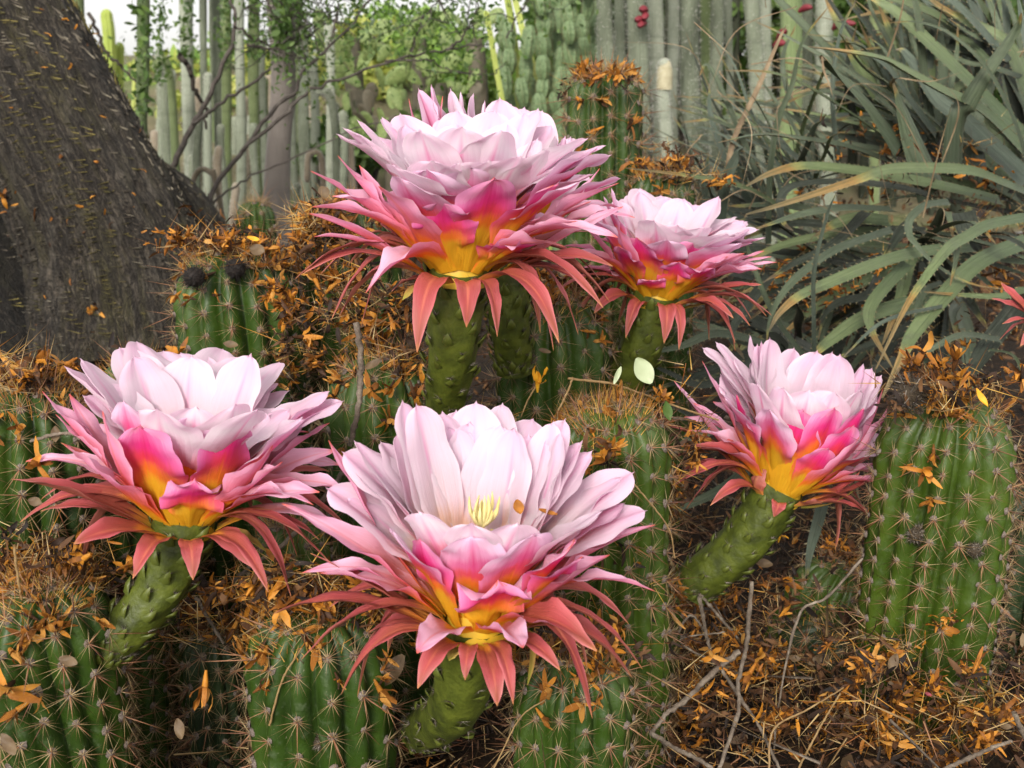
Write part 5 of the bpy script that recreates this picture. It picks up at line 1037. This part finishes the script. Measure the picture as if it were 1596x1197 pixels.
B_ = [
 (RA, [(1600,300),(1560,283),(1517,267),(1451,262),(1384,264),(1334,281),(1223,317),(1163,334)], 25, 1.5, 1.22, 1), (RA, [(1561,314),(1484,294),(1384,274),(1317,264),(1250,259),(1200,271),(1163,290)], 30, 1.52, 1.3, 1),
 (RA, [(1610,250),(1534,174),(1467,140),(1400,103),(1364,88),(1300,78),(1260,73)], 38, 1.5, 1.4, 1), (RA, [(1600,215),(1517,134),(1451,70),(1397,20),(1364,0),(1330,-20)], 34, 1.55, 1.6, 1), (RA, [(1600,283),(1550,234),(1500,187),(1461,157),(1430,110),(1407,80),(1395,78)], 50, 1.56, 1.6, 2),
 (RA, [(1620,336),(1546,349),(1505,370),(1478,387),(1443,431),(1409,483),(1365,575)], 24, 1.3, 1.1, 1), (RA, [(1605,375),(1529,407),(1478,455),(1426,517),(1406,558),(1375,620)], 38, 1.3, 1.08, 1),
 (RA, [(1590,120),(1541,104),(1500,95),(1450,60)], 18, 1.6, 1.7, 0), (RA, [(1610,300),(1585,200),(1540,110),(1484,55),(1434,35),(1390,35)], 13, 1.45, 1.4, 0), (RA, [(1620,180),(1590,110),(1560,60),(1480,20),(1440,-10)], 26, 1.6, 1.7, 1), (RA, [(1650,240),(1620,150),(1596,50),(1584,-20)], 24, 1.5, 1.6, 2),
 (RA, [(1640,260),(1600,140),(1570,80),(1545,10),(1530,-30)], 20, 1.6, 1.7, 0), (RA, [(1640,460),(1600,452),(1560,462),(1500,460),(1440,455)], 18, 1.25, 1.2, 1),
 (RB, [(1455,290),(1432,235),(1412,185),(1398,150),(1390,128)], 84, 1.50, 1.44, 0), (RB, [(1390,130),(1400,122),(1450,127),(1500,112)], 5, 1.44, 1.35, -1), (RB, [(1397,222),(1350,160),(1300,110),(1280,87)], 56, 1.48, 1.38, 0), (RB, [(1281,88),(1284,110),(1292,130),(1298,150)], 4, 1.38, 1.36, -1), (RB, [(1487,260),(1494,187),(1511,154),(1537,113),(1581,50),(1592,20)], 44, 1.50, 1.42, 0),
 (RB, [(1384,250),(1317,227),(1234,214),(1183,210),(1120,222)], 24, 1.5, 1.25, 0), (RB, [(1380,214),(1317,170),(1250,130),(1200,113),(1130,110)], 15, 1.55, 1.35, 1), (RB, [(1447,200),(1446,120),(1455,50),(1466,-20)], 17, 1.7, 1.8, 2), (RB, [(1470,180),(1478,100),(1505,30),(1525,-20)], 24, 1.7, 1.8, 2), (RB, [(1490,150),(1500,90),(1530,30),(1545,-20)], 15, 1.72, 1.85, 0),
 (RB, [(1420,230),(1380,170),(1330,90),(1318,60)], 30, 1.7, 1.7, 1), (RB, [(1400,240),(1370,190),(1360,120),(1385,60),(1400,0)], 20, 1.75, 1.8, 0), (RB, [(1350,240),(1330,180),(1320,110),(1335,40)], 16, 1.8, 1.8, 3), (RB, [(1470,265),(1455,210),(1440,150),(1438,100)], 34, 1.68, 1.7, 3), (RB, [(1520,260),(1520,190),(1545,130),(1570,90)], 36, 1.62, 1.7, 0),
 (RB, [(1394,327),(1317,324),(1250,334),(1177,357)], 22, 1.4, 1.2, 0), (RB, [(1450,305),(1400,292),(1317,284),(1250,287),(1222,300),(1216,325),(1222,348),(1236,360)], 24, 1.45, 1.25, 3),
 (RC_, [(1390,358),(1307,387),(1255,421),(1221,455),(1200,496),(1194,540)], 17, 1.3, 1.12, 0), (RC_, [(1515,385),(1426,394),(1358,414),(1289,442),(1245,462),(1214,489),(1199,515)], 27, 1.3, 1.1, 1), (RC_, [(1480,315),(1443,320),(1418,342),(1417,366),(1430,384),(1460,414),(1512,442),(1570,452)], 16, 1.3, 1.2, 0),
 (RC_, [(1415,410),(1375,452),(1354,485),(1360,520),(1392,575)], 26, 1.28, 1.15, 1), (RC_, [(1470,460),(1358,490),(1289,534),(1255,570)], 30, 1.32, 1.2, 1), (RC_, [(1450,490),(1400,520),(1340,545),(1290,565)], 26, 1.34, 1.25, 3), (RC_, [(1585,480),(1546,530),(1520,570),(1500,610)], 40, 1.25, 1.15, 3), (RC_, [(1560,530),(1500,522),(1450,545),(1400,575)], 14, 1.2, 1.1, 0),
 (RC_, [(1540,545),(1580,555),(1600,600),(1610,620)], 8, 1.1, 1.0, 1), (RC_, [(1350,330),(1300,380),(1240,410),(1190,440)], 22, 1.42, 1.25, 3), (RC_, [(1400,400),(1330,420),(1270,430),(1200,425)], 20, 1.42, 1.3, 3), (RC_, [(1500,330),(1510,360),(1530,400)], 44, 1.4, 1.35, 3), (RC_, [(1470,440),(1440,455),(1430,500),(1470,540)], 14, 1.3, 1.2, 0),
 (RC_, [(1386,345),(1340,340),(1300,350),(1270,368)], 26, 1.45, 1.4, 1), (RC_, [(1370,430),(1350,460),(1310,470),(1285,490),(1275,530)], 17, 1.35, 1.3, 3), (RC_, [(1480,475),(1380,500),(1310,560)], 10, 1.2, 1.1, 2),
 (RD, [(1307,265),(1300,200),(1297,134),(1310,50),(1340,-10)], 13, 1.6, 1.6, 2), (RD, [(1197,380),(1200,267),(1213,187),(1234,134),(1250,67),(1294,7)], 12, 1.45, 1.4, 0), (RD, [(1230,330),(1160,292),(1080,275),(975,262)], 14, 1.4, 1.2, 1), (RD, [(1300,250),(1260,200),(1200,165),(1130,155),(1050,150)], 15, 1.6, 1.45, 0), (RD, [(1250,270),(1190,225),(1120,190),(1040,165)], 16, 1.6, 1.4, 0), (RD, [(1280,260),(1230,150),(1220,90),(1240,40)], 14, 1.7, 1.75, 0), (RD, [(1150,300),(1110,190),(1105,130)], 13, 1.55, 1.6, 2), (RD, [(1190,300),(1150,200),(1106,105),(1090,118)], 15, 1.5, 1.5, 0), (RD, [(1130,330),(1140,230),(1180,140),(1215,60),(1225,40)], 10, 1.45, 1.5, -1),
 (RD, [(1240,340),(1100,320),(1030,300)], 14, 1.5, 1.35, 3), (RD, [(1180,270),(1100,240),(1000,190)], 11, 1.5, 1.4, 0), (RD, [(1120,360),(1130,290),(1150,240),(1160,230)], 22, 1.35, 1.3, 2), (RD, [(1100,370),(1098,290),(1104,240)], 15, 1.33, 1.3, 2),
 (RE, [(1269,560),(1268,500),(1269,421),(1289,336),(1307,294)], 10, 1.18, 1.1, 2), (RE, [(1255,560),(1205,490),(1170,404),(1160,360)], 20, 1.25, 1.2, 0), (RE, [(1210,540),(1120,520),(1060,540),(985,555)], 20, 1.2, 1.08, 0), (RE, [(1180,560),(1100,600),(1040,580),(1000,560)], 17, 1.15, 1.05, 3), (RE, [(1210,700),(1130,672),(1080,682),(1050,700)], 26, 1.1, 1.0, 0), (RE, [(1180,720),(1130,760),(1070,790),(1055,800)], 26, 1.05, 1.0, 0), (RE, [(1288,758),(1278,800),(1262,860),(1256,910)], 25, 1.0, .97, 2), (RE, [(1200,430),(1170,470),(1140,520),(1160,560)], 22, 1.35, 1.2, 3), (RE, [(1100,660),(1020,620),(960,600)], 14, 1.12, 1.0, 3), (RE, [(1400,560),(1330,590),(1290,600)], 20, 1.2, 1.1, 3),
]
for rt, pts, wd, a, b, mt in B_:
    cone = (rt is RB and wd >= 34)
    blade(pts, wd * (1.0 if cone else .84), a, b, rt, mt, taper=.1 if cone else .5, wbase=1.0, cup=-.55 if cone else .28)
# dense filler leaves radiating from the plants' hearts
rs = random.Random(44)
def radiate(rt, cx, cy, Y, n, L0, L1, w0, w1, azr, elr, mats):
    for i in range(n):
        c = P(cx + rs.uniform(-25, 25), cy + rs.uniform(-20, 20), Y + rs.uniform(-.1, .1)); az = R(rs.uniform(*azr)); el = R(rs.uniform(*elr)); L = rs.uniform(L0, L1)
        d = arr(math.cos(az) * math.cos(el), math.sin(az) * math.cos(el), math.sin(el)); e = c + d * L; droop = arr(0, 0, -L * rs.uniform(.0, .28)); side = nrm(rng.normal(size=3)) * L * .05
        blade(None, rs.uniform(w0, w1), Y, Y, rt, rs.choice(mats), world=[c, c + d * L * .35, c + d * L * .7 + droop * .3 + side, e + droop], teeth=L > .15, n=20, seed=i)
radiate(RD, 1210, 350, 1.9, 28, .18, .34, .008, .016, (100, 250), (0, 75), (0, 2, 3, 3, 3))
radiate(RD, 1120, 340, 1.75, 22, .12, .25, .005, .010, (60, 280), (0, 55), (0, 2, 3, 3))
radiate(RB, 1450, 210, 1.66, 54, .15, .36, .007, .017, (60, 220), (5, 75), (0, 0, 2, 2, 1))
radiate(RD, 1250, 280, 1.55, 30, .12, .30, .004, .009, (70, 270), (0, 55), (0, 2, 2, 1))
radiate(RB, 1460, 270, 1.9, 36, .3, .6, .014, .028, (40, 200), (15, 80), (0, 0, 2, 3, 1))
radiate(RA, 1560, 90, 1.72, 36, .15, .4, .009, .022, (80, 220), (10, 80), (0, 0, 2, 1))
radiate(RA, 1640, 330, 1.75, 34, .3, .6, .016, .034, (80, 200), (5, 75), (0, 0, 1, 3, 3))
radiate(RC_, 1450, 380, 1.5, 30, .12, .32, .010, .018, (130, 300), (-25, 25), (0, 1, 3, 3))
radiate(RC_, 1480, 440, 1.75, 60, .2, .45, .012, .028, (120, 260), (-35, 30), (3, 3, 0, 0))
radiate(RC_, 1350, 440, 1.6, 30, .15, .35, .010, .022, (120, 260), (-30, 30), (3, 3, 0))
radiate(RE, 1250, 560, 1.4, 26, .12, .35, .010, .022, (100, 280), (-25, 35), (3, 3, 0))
# dry curling tips and strands
for i in range(38):
    x, y = rs.uniform(1050, 1596), rs.uniform(10, 420); L = rs.uniform(60, 190); a = rs.uniform(0, 6.28); Y = rs.uniform(1.25, 1.55); cx = rs.uniform(-40, 40)
    pts = [(x, y), (x + L * .5 * math.cos(a) + cx, y + L * .5 * math.sin(a) - 25), (x + L * math.cos(a), y + L * math.sin(a))]
    blade(pts, rs.uniform(1.2, 2.8), Y, Y - .05, RD if x < 1280 else RB if y < 260 else RC_, -1, teeth=False, n=16)
# ------------------------------------------------------------------ dried blooms, leaves, twigs, litter
def strip_proto(L, W, curl, n=3, seed=0, crumple=.25):
    rs = random.Random(seed); h = np.linspace(0, 1, n + 1); V = []; uv = []; x = z = 0; a = rs.uniform(-.4, .4)
    for i, q in enumerate(h):
        w = W / 2 * (math.sin(math.pi * min(.96, .15 + .8 * q)) ** .7); dz = rs.uniform(-1, 1) * W * crumple
        V += [(-w, x, z + dz), (0, x, z - W * .18), (w, x, z + rs.uniform(-1, 1) * W * crumple)]; uv += [(0, q), (.5, q), (1, q)]
        a += curl / n * rs.uniform(.4, 1.6); x += L / n * math.cos(a); z += L / n * math.sin(a)
    F = []
    for i in range(n): F += [(3*i, 3*i+1, 3*i+4, 3*i+3), (3*i+1, 3*i+2, 3*i+5, 3*i+4)]
    return np.array(V), np.array(F), np.array(uv)
def bloom_proto(seed):
    rs = random.Random(seed); Vs = []; Fs = []; uvs = []; n0 = 0; k = rs.randint(5, 8); op = rs.uniform(.2, 1.2)
    for i in range(k):
        V, F, uv = strip_proto(rs.uniform(.6, 1.1), rs.uniform(.16, .32), rs.uniform(-2.2, 2.2), 4, seed * 10 + i, .35); a = i / k * 6.283 + rs.uniform(-.4, .4); e = op + rs.uniform(-.4, .4)
        ca, sa, ce, se = math.cos(a), math.sin(a), math.cos(e), math.sin(e); X, Y, Z = V.T; Y2, Z2 = Y * ce - Z * se, Y * se + Z * ce; V = np.stack([X * ca - Y2 * sa, X * sa + Y2 * ca, Z2], -1)
        Vs.append(V); Fs.append(F + n0); uvs.append(uv); n0 += len(V)
    # shrivelled tube
    th = np.linspace(0, 6.283, 7)[:-1]; V = np.array([(r * math.cos(t), r * math.sin(t), z) for z, r in ((-.55, .05), (-.25, .10), (.05, .13)) for t in th]); F = np.array([(6*j+i, 6*j+(i+1) % 6, 6*j+6+(i+1) % 6, 6*j+6+i) for j in range(2) for i in range(6)])
    Vs.append(V); Fs.append(F + n0); uvs.append(np.zeros((18, 2))); return np.concatenate(Vs), np.concatenate(Fs), np.concatenate(uvs)
BLOOMS = [bloom_proto(i) for i in range(9)]; SCRAPS = [strip_proto(1, rnd.uniform(.2, .4), rnd.uniform(-2.5, 2.5), 3, 50 + i) for i in range(8)]
CHIPS = [leaf_proto(1, .55, .25), leaf_proto(1, .4, -.3), leaf_proto(1, .7, .1)]
def bmesh(p, name, m, s=1.0):
    g = G(); g.add(p[0] * s, p[1], p[2]); return g.mesh(name, [m], smooth=False)
bloom_me = [bmesh(b, 'dried_bloom', MT['dried']) for b in BLOOMS]
counts = {'C6': 38, 'C5': 30, 'C7': 22, 'C8': 26, 'C9': 30, 'C11': 26, 'C12': 28, 'C13': 16, 'C1': 16, 'C3': 10, 'C4': 18, 'C10': 14, 'C3b': 14}
nb = 0
SHORT = {'C6': 'bottom left corner cactus', 'C5': 'glossy bottom cactus', 'C7': 'left edge cactus', 'C8': 'cactus with black buds', 'C9': 'cactus behind the upright twig', 'C11': 'cactus left of the tallest flower', 'C12': 'tall upright cactus',
         'C13': 'low crown beside the spiky leaves', 'C1': 'broad right hand cactus', 'C3': 'golden crowned cactus', 'C4': 'bottom centre cactus', 'C10': 'dark cactus under the tallest flower', 'C3b': 'shaded cactus behind the front flower'}
for key, n in counts.items():
    rs = random.Random(hash_key(key) + 5); desc = CACTI[key]['label']
    spots = [on_dome(key, rs, .98, .004) if rs.random() < .82 else on_side(key, rs, .75, .97) for i in range(n)]
    spots.sort(key=lambda q: q[0][0] / q[0][1])
    for i, (p, nv) in enumerate(spots):
        o = bpy.data.objects.new('dried_bloom', bloom_me[rs.randrange(9)]); scene.collection.objects.link(o); s = rs.uniform(.009, .017) * (1.25 if key in ('C12', 'C13') else 1)
        o.matrix_basis = mat4(p, nrm(nv + rng.normal(size=3) * .9), (0, 0, 1), s, rs.uniform(0, 6))
        tag(o, 'withered orange bloom, %s from the left on the %s' % (ORD(i + 1), SHORT[key]), 'dried flower', 'withered blooms on the ' + SHORT[key])
def single_bloom(px, py, Y, s, label, m='dried', k=0, up=(0, -.3, 1)):
    g = G(); g.add(BLOOMS[k][0] * s, BLOOMS[k][1], BLOOMS[k][2]); o = g.build('dried_bloom', [MT[m]], smooth=False); o.matrix_basis = mat4(P(px, py, Y), up, roll=px); tag(o, label, 'dried flower')
single_bloom(838, 597, .86, .016, 'bright yellow withered bud standing alone above the front flower', 'dried_yellow', 2)
single_bloom(1440, 548, .77, .017, 'orange withered bloom standing up on a stalk above the broad right hand cactus', 'dried', 4)
single_bloom(1490, 560, .77, .019, 'crumpled orange bloom on top of the broad right hand cactus, right of the upright one', 'dried', 5)
single_bloom(1440, 735, .77, .020, 'orange withered bloom caught in spines on the front of the broad right hand cactus', 'dried', 1, (0, -1, .3))
single_bloom(60, 240, 1.72, .030, 'orange withered bloom caught on the upper part of the leaning trunk', 'dried', 3, (.2, -1, .4))
single_bloom(80, 315, 1.70, .034, 'curled orange bloom on the leaning trunk below the upper one', 'dried', 6, (.2, -1, .2))
single_bloom(5, 305, 1.70, .026, 'orange bloom on the trunk at the left edge', 'dried', 7, (.2, -1, .2))
single_bloom(152, 482, 1.62, .022, 'bright orange curled scrap on the lower trunk above the left flower', 'dried', 0, (0, -1, .2))
single_bloom(445, 880, .70, .021, 'five armed orange bloom lying between the left and the front flower', 'dried', 8, (0, -.7, .7))
single_bloom(320, 1068, .66, .018, 'bell shaped orange bloom in the litter at the bottom left', 'dried', 2, (0, -.5, -1))
single_bloom(60, 720, .66, .02, 'orange bloom on the left cactus by the picture edge', 'dried', 1, (0, -1, .1)); single_bloom(8, 1075, .58, .022, 'orange bloom cut by the bottom left edge', 'dried', 4, (0, -1, .1))
single_bloom(275, 555, .9, .018, 'orange scrap on the cactus behind the left flower tip', 'dried', 3)
single_bloom(1215, 835, .9, .013, 'pale tan bloom in the shade beside the thick stalk of the right flower', 'dried_yellow', 6); single_bloom(930, 1030, .68, .014, 'drooping orange bloom on the bottom centre cactus', 'dried', 2, (0, -.6, -1)); single_bloom(1385, 985, .84, .015, 'orange bloom lying left of the foot of the broad right hand cactus', 'dried', 7, (0, -1, .2))
# fallen leaves
def fallen(px, py, Y, Lpx, asp, label, ang=0., m='leafdry', n=(0, -.8, .6), name='fallen_leaf', cat='leaf'):
    p = P(px, py, Y); L = M(Lpx, Y); g = G(); nu, nv = 7, 11; v = np.linspace(0, 1, nv)[:, None]; u = np.linspace(-1, 1, nu)[None]; w = asp / 2 * np.sin(math.pi * np.clip(.03 + .94 * v, 0, 1)) ** .75
    V = np.stack([u * w, v - .5 + 0 * u, .12 * (v - .5) ** 2 * 2 + .22 * w * u ** 2 + .03 * np.sin(v * 7 + u * 2 + px)], -1) * L; uv = np.stack([np.broadcast_to((u + 1) / 2, (nv, nu)), np.broadcast_to(v, (nv, nu))], -1)
    g.add(V, gridF(nu, nv), uv); g.add(V - [0, 0, L * .012], gridF(nu, nv, flip=True), uv)
    o = g.build(name, [MT[m]]); o.matrix_basis = mat4(p, n, (0, 0, 1), 1, ang); tag(o, label, cat); return o
fallen(55, 782, .66, 24, .65, 'small tan oval leaf stuck on the left edge cactus', 1.3); fallen(87, 677, .69, 28, .55, 'brown oval leaf on the left edge cactus beside the pale twig', .2); fallen(360, 537, .93, 24, .5, 'tan leaf on the cactus with two black buds', 1.4)
fallen(401, 390, .96, 24, .85, 'round beige leaf on the crown of the cactus with two black buds', 1.3); fallen(14, 1160, .56, 46, .45, 'large beige leaf in the bottom left corner', .7); fallen(107, 1030, .58, 34, .5, 'beige leaf on the bottom left cactus below the dried blooms', 1.3); fallen(280, 1136, .62, 36, .5, 'pinkish brown leaf in the bottom litter left of centre', .3)
fallen(612, 1045, .68, 62, .5, 'large dull tan leaf tucked beside the front flower stalk', -.6); fallen(581, 568, .84, 30, .45, 'brown leaf on the bright green middle cactus', -1.0); fallen(849, 547, .9, 20, .4, 'reddish brown leaf on the dark cactus under the tallest flower', 1.3)
fallen(1238, 1026, .86, 22, .5, 'pale tan leaf on the low dark cactus at the lower right', 1.4); fallen(1275, 1029, .86, 38, .45, 'brown folded leaf beside the pale one at the lower right', -1.2); fallen(1392, 1033, .76, 34, .5, 'tan rounded leaf at the foot of the broad right hand cactus', -.5); fallen(1388, 1068, .76, 14, .9, 'tiny round tan leaf at the foot of the broad right hand cactus')
fallen(1190, 878, .94, 30, .5, 'tan leaf lying under the thick stalk of the right flower', 1.4); fallen(1291, 1090, .82, 18, .8, 'small beige leaf in the dark litter at the lower right'); fallen(1300, 1120, .82, 16, .8, 'second small beige leaf below the first at the lower right', .5); fallen(1565, 1130, .72, 24, .6, 'orange tan leaf at the right of the bottom scraps', 1.2)
fallen(505, 300, 1.05, 22, .8, 'tan curled leaf behind the left sepals of the tallest flower', .4); fallen(808, 790, .60, 25, .72, 'brown yellow oval petal scrap inside the front flower', .1, 'dried', (.2, -.8, .6), 'petal_scrap', 'petal'); fallen(854, 798, .60, 32, .25, 'thin brown petal scrap inside the front flower right of the oval one', 1.2, 'dried', (.2, -.8, .6), 'petal_scrap', 'petal')
fallen(1003, 578, .80, 46, .66, 'pale green rounded leaf on a thin dry stem in front of the spiky leaves', .5, 'leafpale', (.1, -1, .3)); fallen(962, 585, .80, 30, .3, 'narrow pale green leaf hanging from the same thin stem', -.5, 'leafpale', (.3, -1, .3)); fallen(1040, 640, .80, 32, .5, 'dull green leaf in the shade beside the golden crowned cactus', .2, 'leaf_dark', (.3, -1, .2))
fallen(1530, 620, .75, 34, .3, 'yellow green seed leaf sticking out of the dried blooms on the broad right hand cactus', .4, 'dried_yellow'); fallen(395, 372, .97, 20, .4, 'yellow green scrap on the crown with two black buds', 1.3, 'dried_yellow'); fallen(1447, 1082, .70, 12, .5, 'tiny red petal scrap at the foot of the broad right hand cactus', 1.2, 'redflower')
fallen(735, 805, .59, 1, .5, 'x') if False else None
# twigs
def twig(pts, wpx, Y, label, m='twig', fork=None):
    k = len(pts); Ys = np.linspace(Y[0], Y[1], k) if isinstance(Y, tuple) else [Y] * k; C = crom([P(x, y, q) for (x, y), q in zip(pts, Ys)], 36); C = C + rng.normal(size=C.shape) * M(wpx, Ys[0]) * .07; r = M(wpx, Ys[0]) / 2
    rad = np.linspace(1, .72, 36) * r * (1 + rng.normal(size=36) * .07); rad[[9, 20, 29]] *= 1.25; g = G(); tube(g, C - C[0], rad, 8, rfun=lambda a, th: 1 + .07 * np.sin(th * 3 + a * 60)); g.add([[0, 0, 0]], np.zeros((0, 3), int)); o = g.build('twig', [MT[m]]); o.location = C[0]; tag(o, label, 'twig'); return o
twig([(556, 503), (562, 560), (562, 600), (556, 650), (545, 695)], 11, (.76, .74), 'upright bare grey twig in front of the bright green middle cactus')
twig([(560, 690), (515, 765), (440, 850), (395, 880), (365, 905)], 9, (.73, .72), 'pale twig slanting down between the left and the front flower')
twig([(1172, 908), (1166, 970), (1163, 1010), (1150, 1060), (1150, 1110), (1120, 1200)], 7.5, (.86, .72), 'long wavy grey twig crossing the dark litter right of the front flower')
twig([(1152, 1015), (1110, 1050), (1075, 1085), (1040, 1112), (1015, 1142)], 11, (.80, .76), 'thick pale broken twig slanting across the lower right litter'); twig([(1015, 1142), (1050, 1165), (1085, 1182), (1120, 1205)], 9, (.76, .72), 'thick pale twig running off the bottom edge right of centre')
twig([(1122, 1040), (1155, 1090), (1185, 1135), (1215, 1200)], 7, (.80, .74), 'thin grey twig falling from the crossing twigs to the bottom edge'); twig([(1090, 930), (1100, 985), (1112, 1036)], 7, .84, 'short brown twig standing above the crossing twigs'); twig([(1090, 925), (1120, 960), (1150, 995)], 6, .88, 'dark grey twig lying behind the crossing twigs')
twig([(305, 930), (325, 965), (348, 1002)], 7, .74, 'short grey twig in the dark hollow under the left flower'); twig([(1470, 1200), (1540, 1168), (1578, 1155)], 8, .66, 'pale twig at the bottom right corner'); twig([(1580, 1110), (1598, 1150), (1620, 1180)], 9, .66, 'grey twig leaving the picture at the lower right edge')
twig([(1345, 870), (1290, 930), (1245, 960), (1215, 1090), (1205, 1180)], 5, (.80, .78), 'long thin brown stem hanging left of the broad right hand cactus'); twig([(885, 590), (960, 600), (1050, 632), (1120, 655)], 4, (.82, .86), 'thin cream stem lying over the golden crowned cactus', 'straw'); twig([(870, 640), (885, 610), (893, 588)], 4, .82, 'bent cream stem end above the golden crowned cactus', 'straw')
twig([(48, 688), (80, 678), (110, 676), (125, 684)], 6, .685, 'short pale grey twig on the left edge cactus'); twig([(1198, 1200), (1206, 1137), (1260, 1105), (1315, 1072)], 4, (.70, .74), 'bent golden straw at the bottom right of centre', 'straw'); twig([(1150, 1050), (1060, 1000), (1130, 985)], 4, .84, 'thin pale curved stem across the litter', 'twig')
twig([(1245, 1197), (1280, 1130), (1310, 1080)], 4, .72, 'golden straw beside the bent one', 'straw'); twig([(420, 1130), (440, 1060), (470, 1010)], 4, .64, 'thin straw leaning on the glossy bottom cactus', 'straw'); twig([(1047, 1005), (1075, 960), (1100, 985)], 5, .86, 'grey curved twig beside the shaded cactus right of the front flower'); twig([(22, 850), (28, 900), (34, 935)], 5, .60, 'short straw coloured stem in the left dried blooms', 'straw'); twig([(770, 1197), (810, 1120), (850, 1090)], 3, .66, 'straw in the dark gap below the front flower', 'straw')
twig([(985, 750), (1040, 820), (1052, 870)], 3, .72, 'thin straw hanging right of the golden crowned cactus', 'straw'); twig([(1130, 650), (1180, 662), (1010, 648)], 7, 1.0, 'dark fallen stem under the right flower', 'twig'); twig([(1436, 565), (1452, 590), (1490, 625)], 3, .81, 'thin stalk under the upright orange bloom', 'straw')
twig([(836, 600), (822, 625), (812, 650)], 3, .87, 'thin stalk under the yellow bud', 'straw')

# ---- masses nobody could count
def gpos(x0, x1, y0, y1, n): 
    x = rng.uniform(x0, x1, n); y = rng.uniform(y0, y1, n) ** 1; return np.array([(a, b, ground_z(a, b)) for a, b in zip(x, y)])
def litter(name, protos, pos, size, m, nlab=None):
    n = len(pos); g = G(); scatter(g, protos, pos, rot3(n), rng.uniform(.3, 1.0, n) ** 1.3 * 1.9 * size); return tag(g.build(name, m if isinstance(m, list) else [m], smooth=False), kind='stuff')
def gp(n, ymin=.45, ymax=2.6, spread=.62, lift=.03):
    y = rng.uniform(ymin, ymax, n); x = rng.uniform(-1, 1, n) * (spread * y + .15); return np.array([(a, b, ground_z(a, b) + abs(rng.normal()) * lift) for a, b in zip(x, y)])
litter('ground_litter', SCRAPS + BLOOMS[:2], gp(9000), .013, MT['litter']); litter('orange_litter', SCRAPS + BLOOMS[:4], gp(900), .010, MT['dried']); litter('leaf_litter', CHIPS, gp(1300), .011, MT['leafdry'])
litter('far_litter', SCRAPS + CHIPS, gp(5000, 2.4, 5, .65, .02), .035, MT['litter'])
def needles(name, pos, L0, L1, r, m, flat=.35):
    g = G()
    for p in pos: spine(g, p, nrm(rng.normal(size=3) * [1, 1, flat]), rng.uniform(L0, L1), r * rng.uniform(.6, 1.4), 0 if rng.random() < .6 else 1)
    return tag(g.build(name, m, smooth=False), kind='stuff')
needles('fallen_spines', gp(8500, .45, 1.6, .55, .035), .015, .06, .0006, [MT['straw_litter'], MT['spine_brown']]); needles('fallen_stems', gp(650, .5, 1.8, .55, .05), .05, .14, .0012, [MT['twig'], MT['straw']], .5)
# heaps of loose scraps lodged on and between the cacti
def heap(px, py, sx, sy, Y, dy, n):
    kc = rng.normal(size=(max(4, n // 14), 3)); i = rng.integers(0, len(kc), n); q = kc[i] * .85 + rng.normal(size=(n, 3)) * .22      # clumped
    return np.array([P(px + a * sx, py + b * sy, Y + c * dy) for a, b, c in q])
HE = [(60, 890, 55, 28, .67, .025, 260), (480, 930, 75, 28, .69, .03, 240), (560, 470, 60, 45, .92, .03, 260), (360, 385, 70, 22, 1.03, .03, 200), (510, 350, 40, 40, 1.05, .03, 200), (60, 590, 65, 20, .78, .03, 150), (944, 122, 32, 12, 1.35, .03, 110), (1040, 265, 40, 18, 1.3, .03, 110), (1490, 600, 50, 20, .80, .03, 130),
      (900, 1010, 60, 22, .72, .03, 160), (950, 900, 50, 60, .82, .03, 200), (1400, 1030, 60, 40, .82, .03, 130), (1520, 1110, 60, 30, .74, .02, 160), (1390, 1090, 50, 50, .78, .03, 130), (1450, 1160, 70, 20, .74, .03, 70), (1050, 720, 25, 90, .86, .02, 110), (880, 440, 50, 20, 1.0, .03, 110), (930, 700, 30, 12, .76, .02, 26), (650, 560, 30, 40, .86, .02, 60), (1340, 860, 40, 30, .94, .03, 80), (1130, 960, 70, 40, .96, .04, 160), (350, 960, 60, 40, .8, .04, 180), (560, 960, 40, 30, .72, .02, 90), (460, 560, 25, 60, .96, .02, 90), (1180, 1020, 80, 40, .9, .03, 140), (1450, 300, 130, 60, 1.6, .1, 240), (1330, 480, 150, 60, 1.45, .08, 170), (130, 930, 30, 30, .74, .02, 60), (1150, 1060, 110, 70, .90, .04, 200), (1330, 1140, 60, 50, .82, .03, 160), (1180, 1130, 100, 50, .80, .03, 200), (690, 660, 60, 20, .84, .02, 50)]
pos = np.concatenate([heap(*h) for h in HE]); litter('loose_orange_scraps', SCRAPS + BLOOMS, pos[rng.random(len(pos)) < .7], .0095, MT['dried']); pos = np.concatenate([heap(*(h[:6] + (int(h[6] * 1.3),))) for h in HE]); litter('loose_brown_scraps', SCRAPS, pos, .0085, MT['litter'])
pos = np.concatenate([heap(*(h[:6] + (int(h[6] * .9),))) for h in HE]); needles('loose_spines', pos, .012, .045, .00045, [MT['straw_litter'], MT['bristle']], .8)
# webs of pale hair at the stalk feet
for (x, y, Y) in ((182, 1000, .70), (630, 1130, .66), (690, 640, .80), (968, 600, 1.0), (1088, 900, .90), (800, 555, .92)): pass
litter('trunk_scraps', SCRAPS, np.array([TV[i, j] for i, j in zip(rng.integers(20, 118, 260), rng.integers(0, 150, 260))]), .011, MT['dried'])
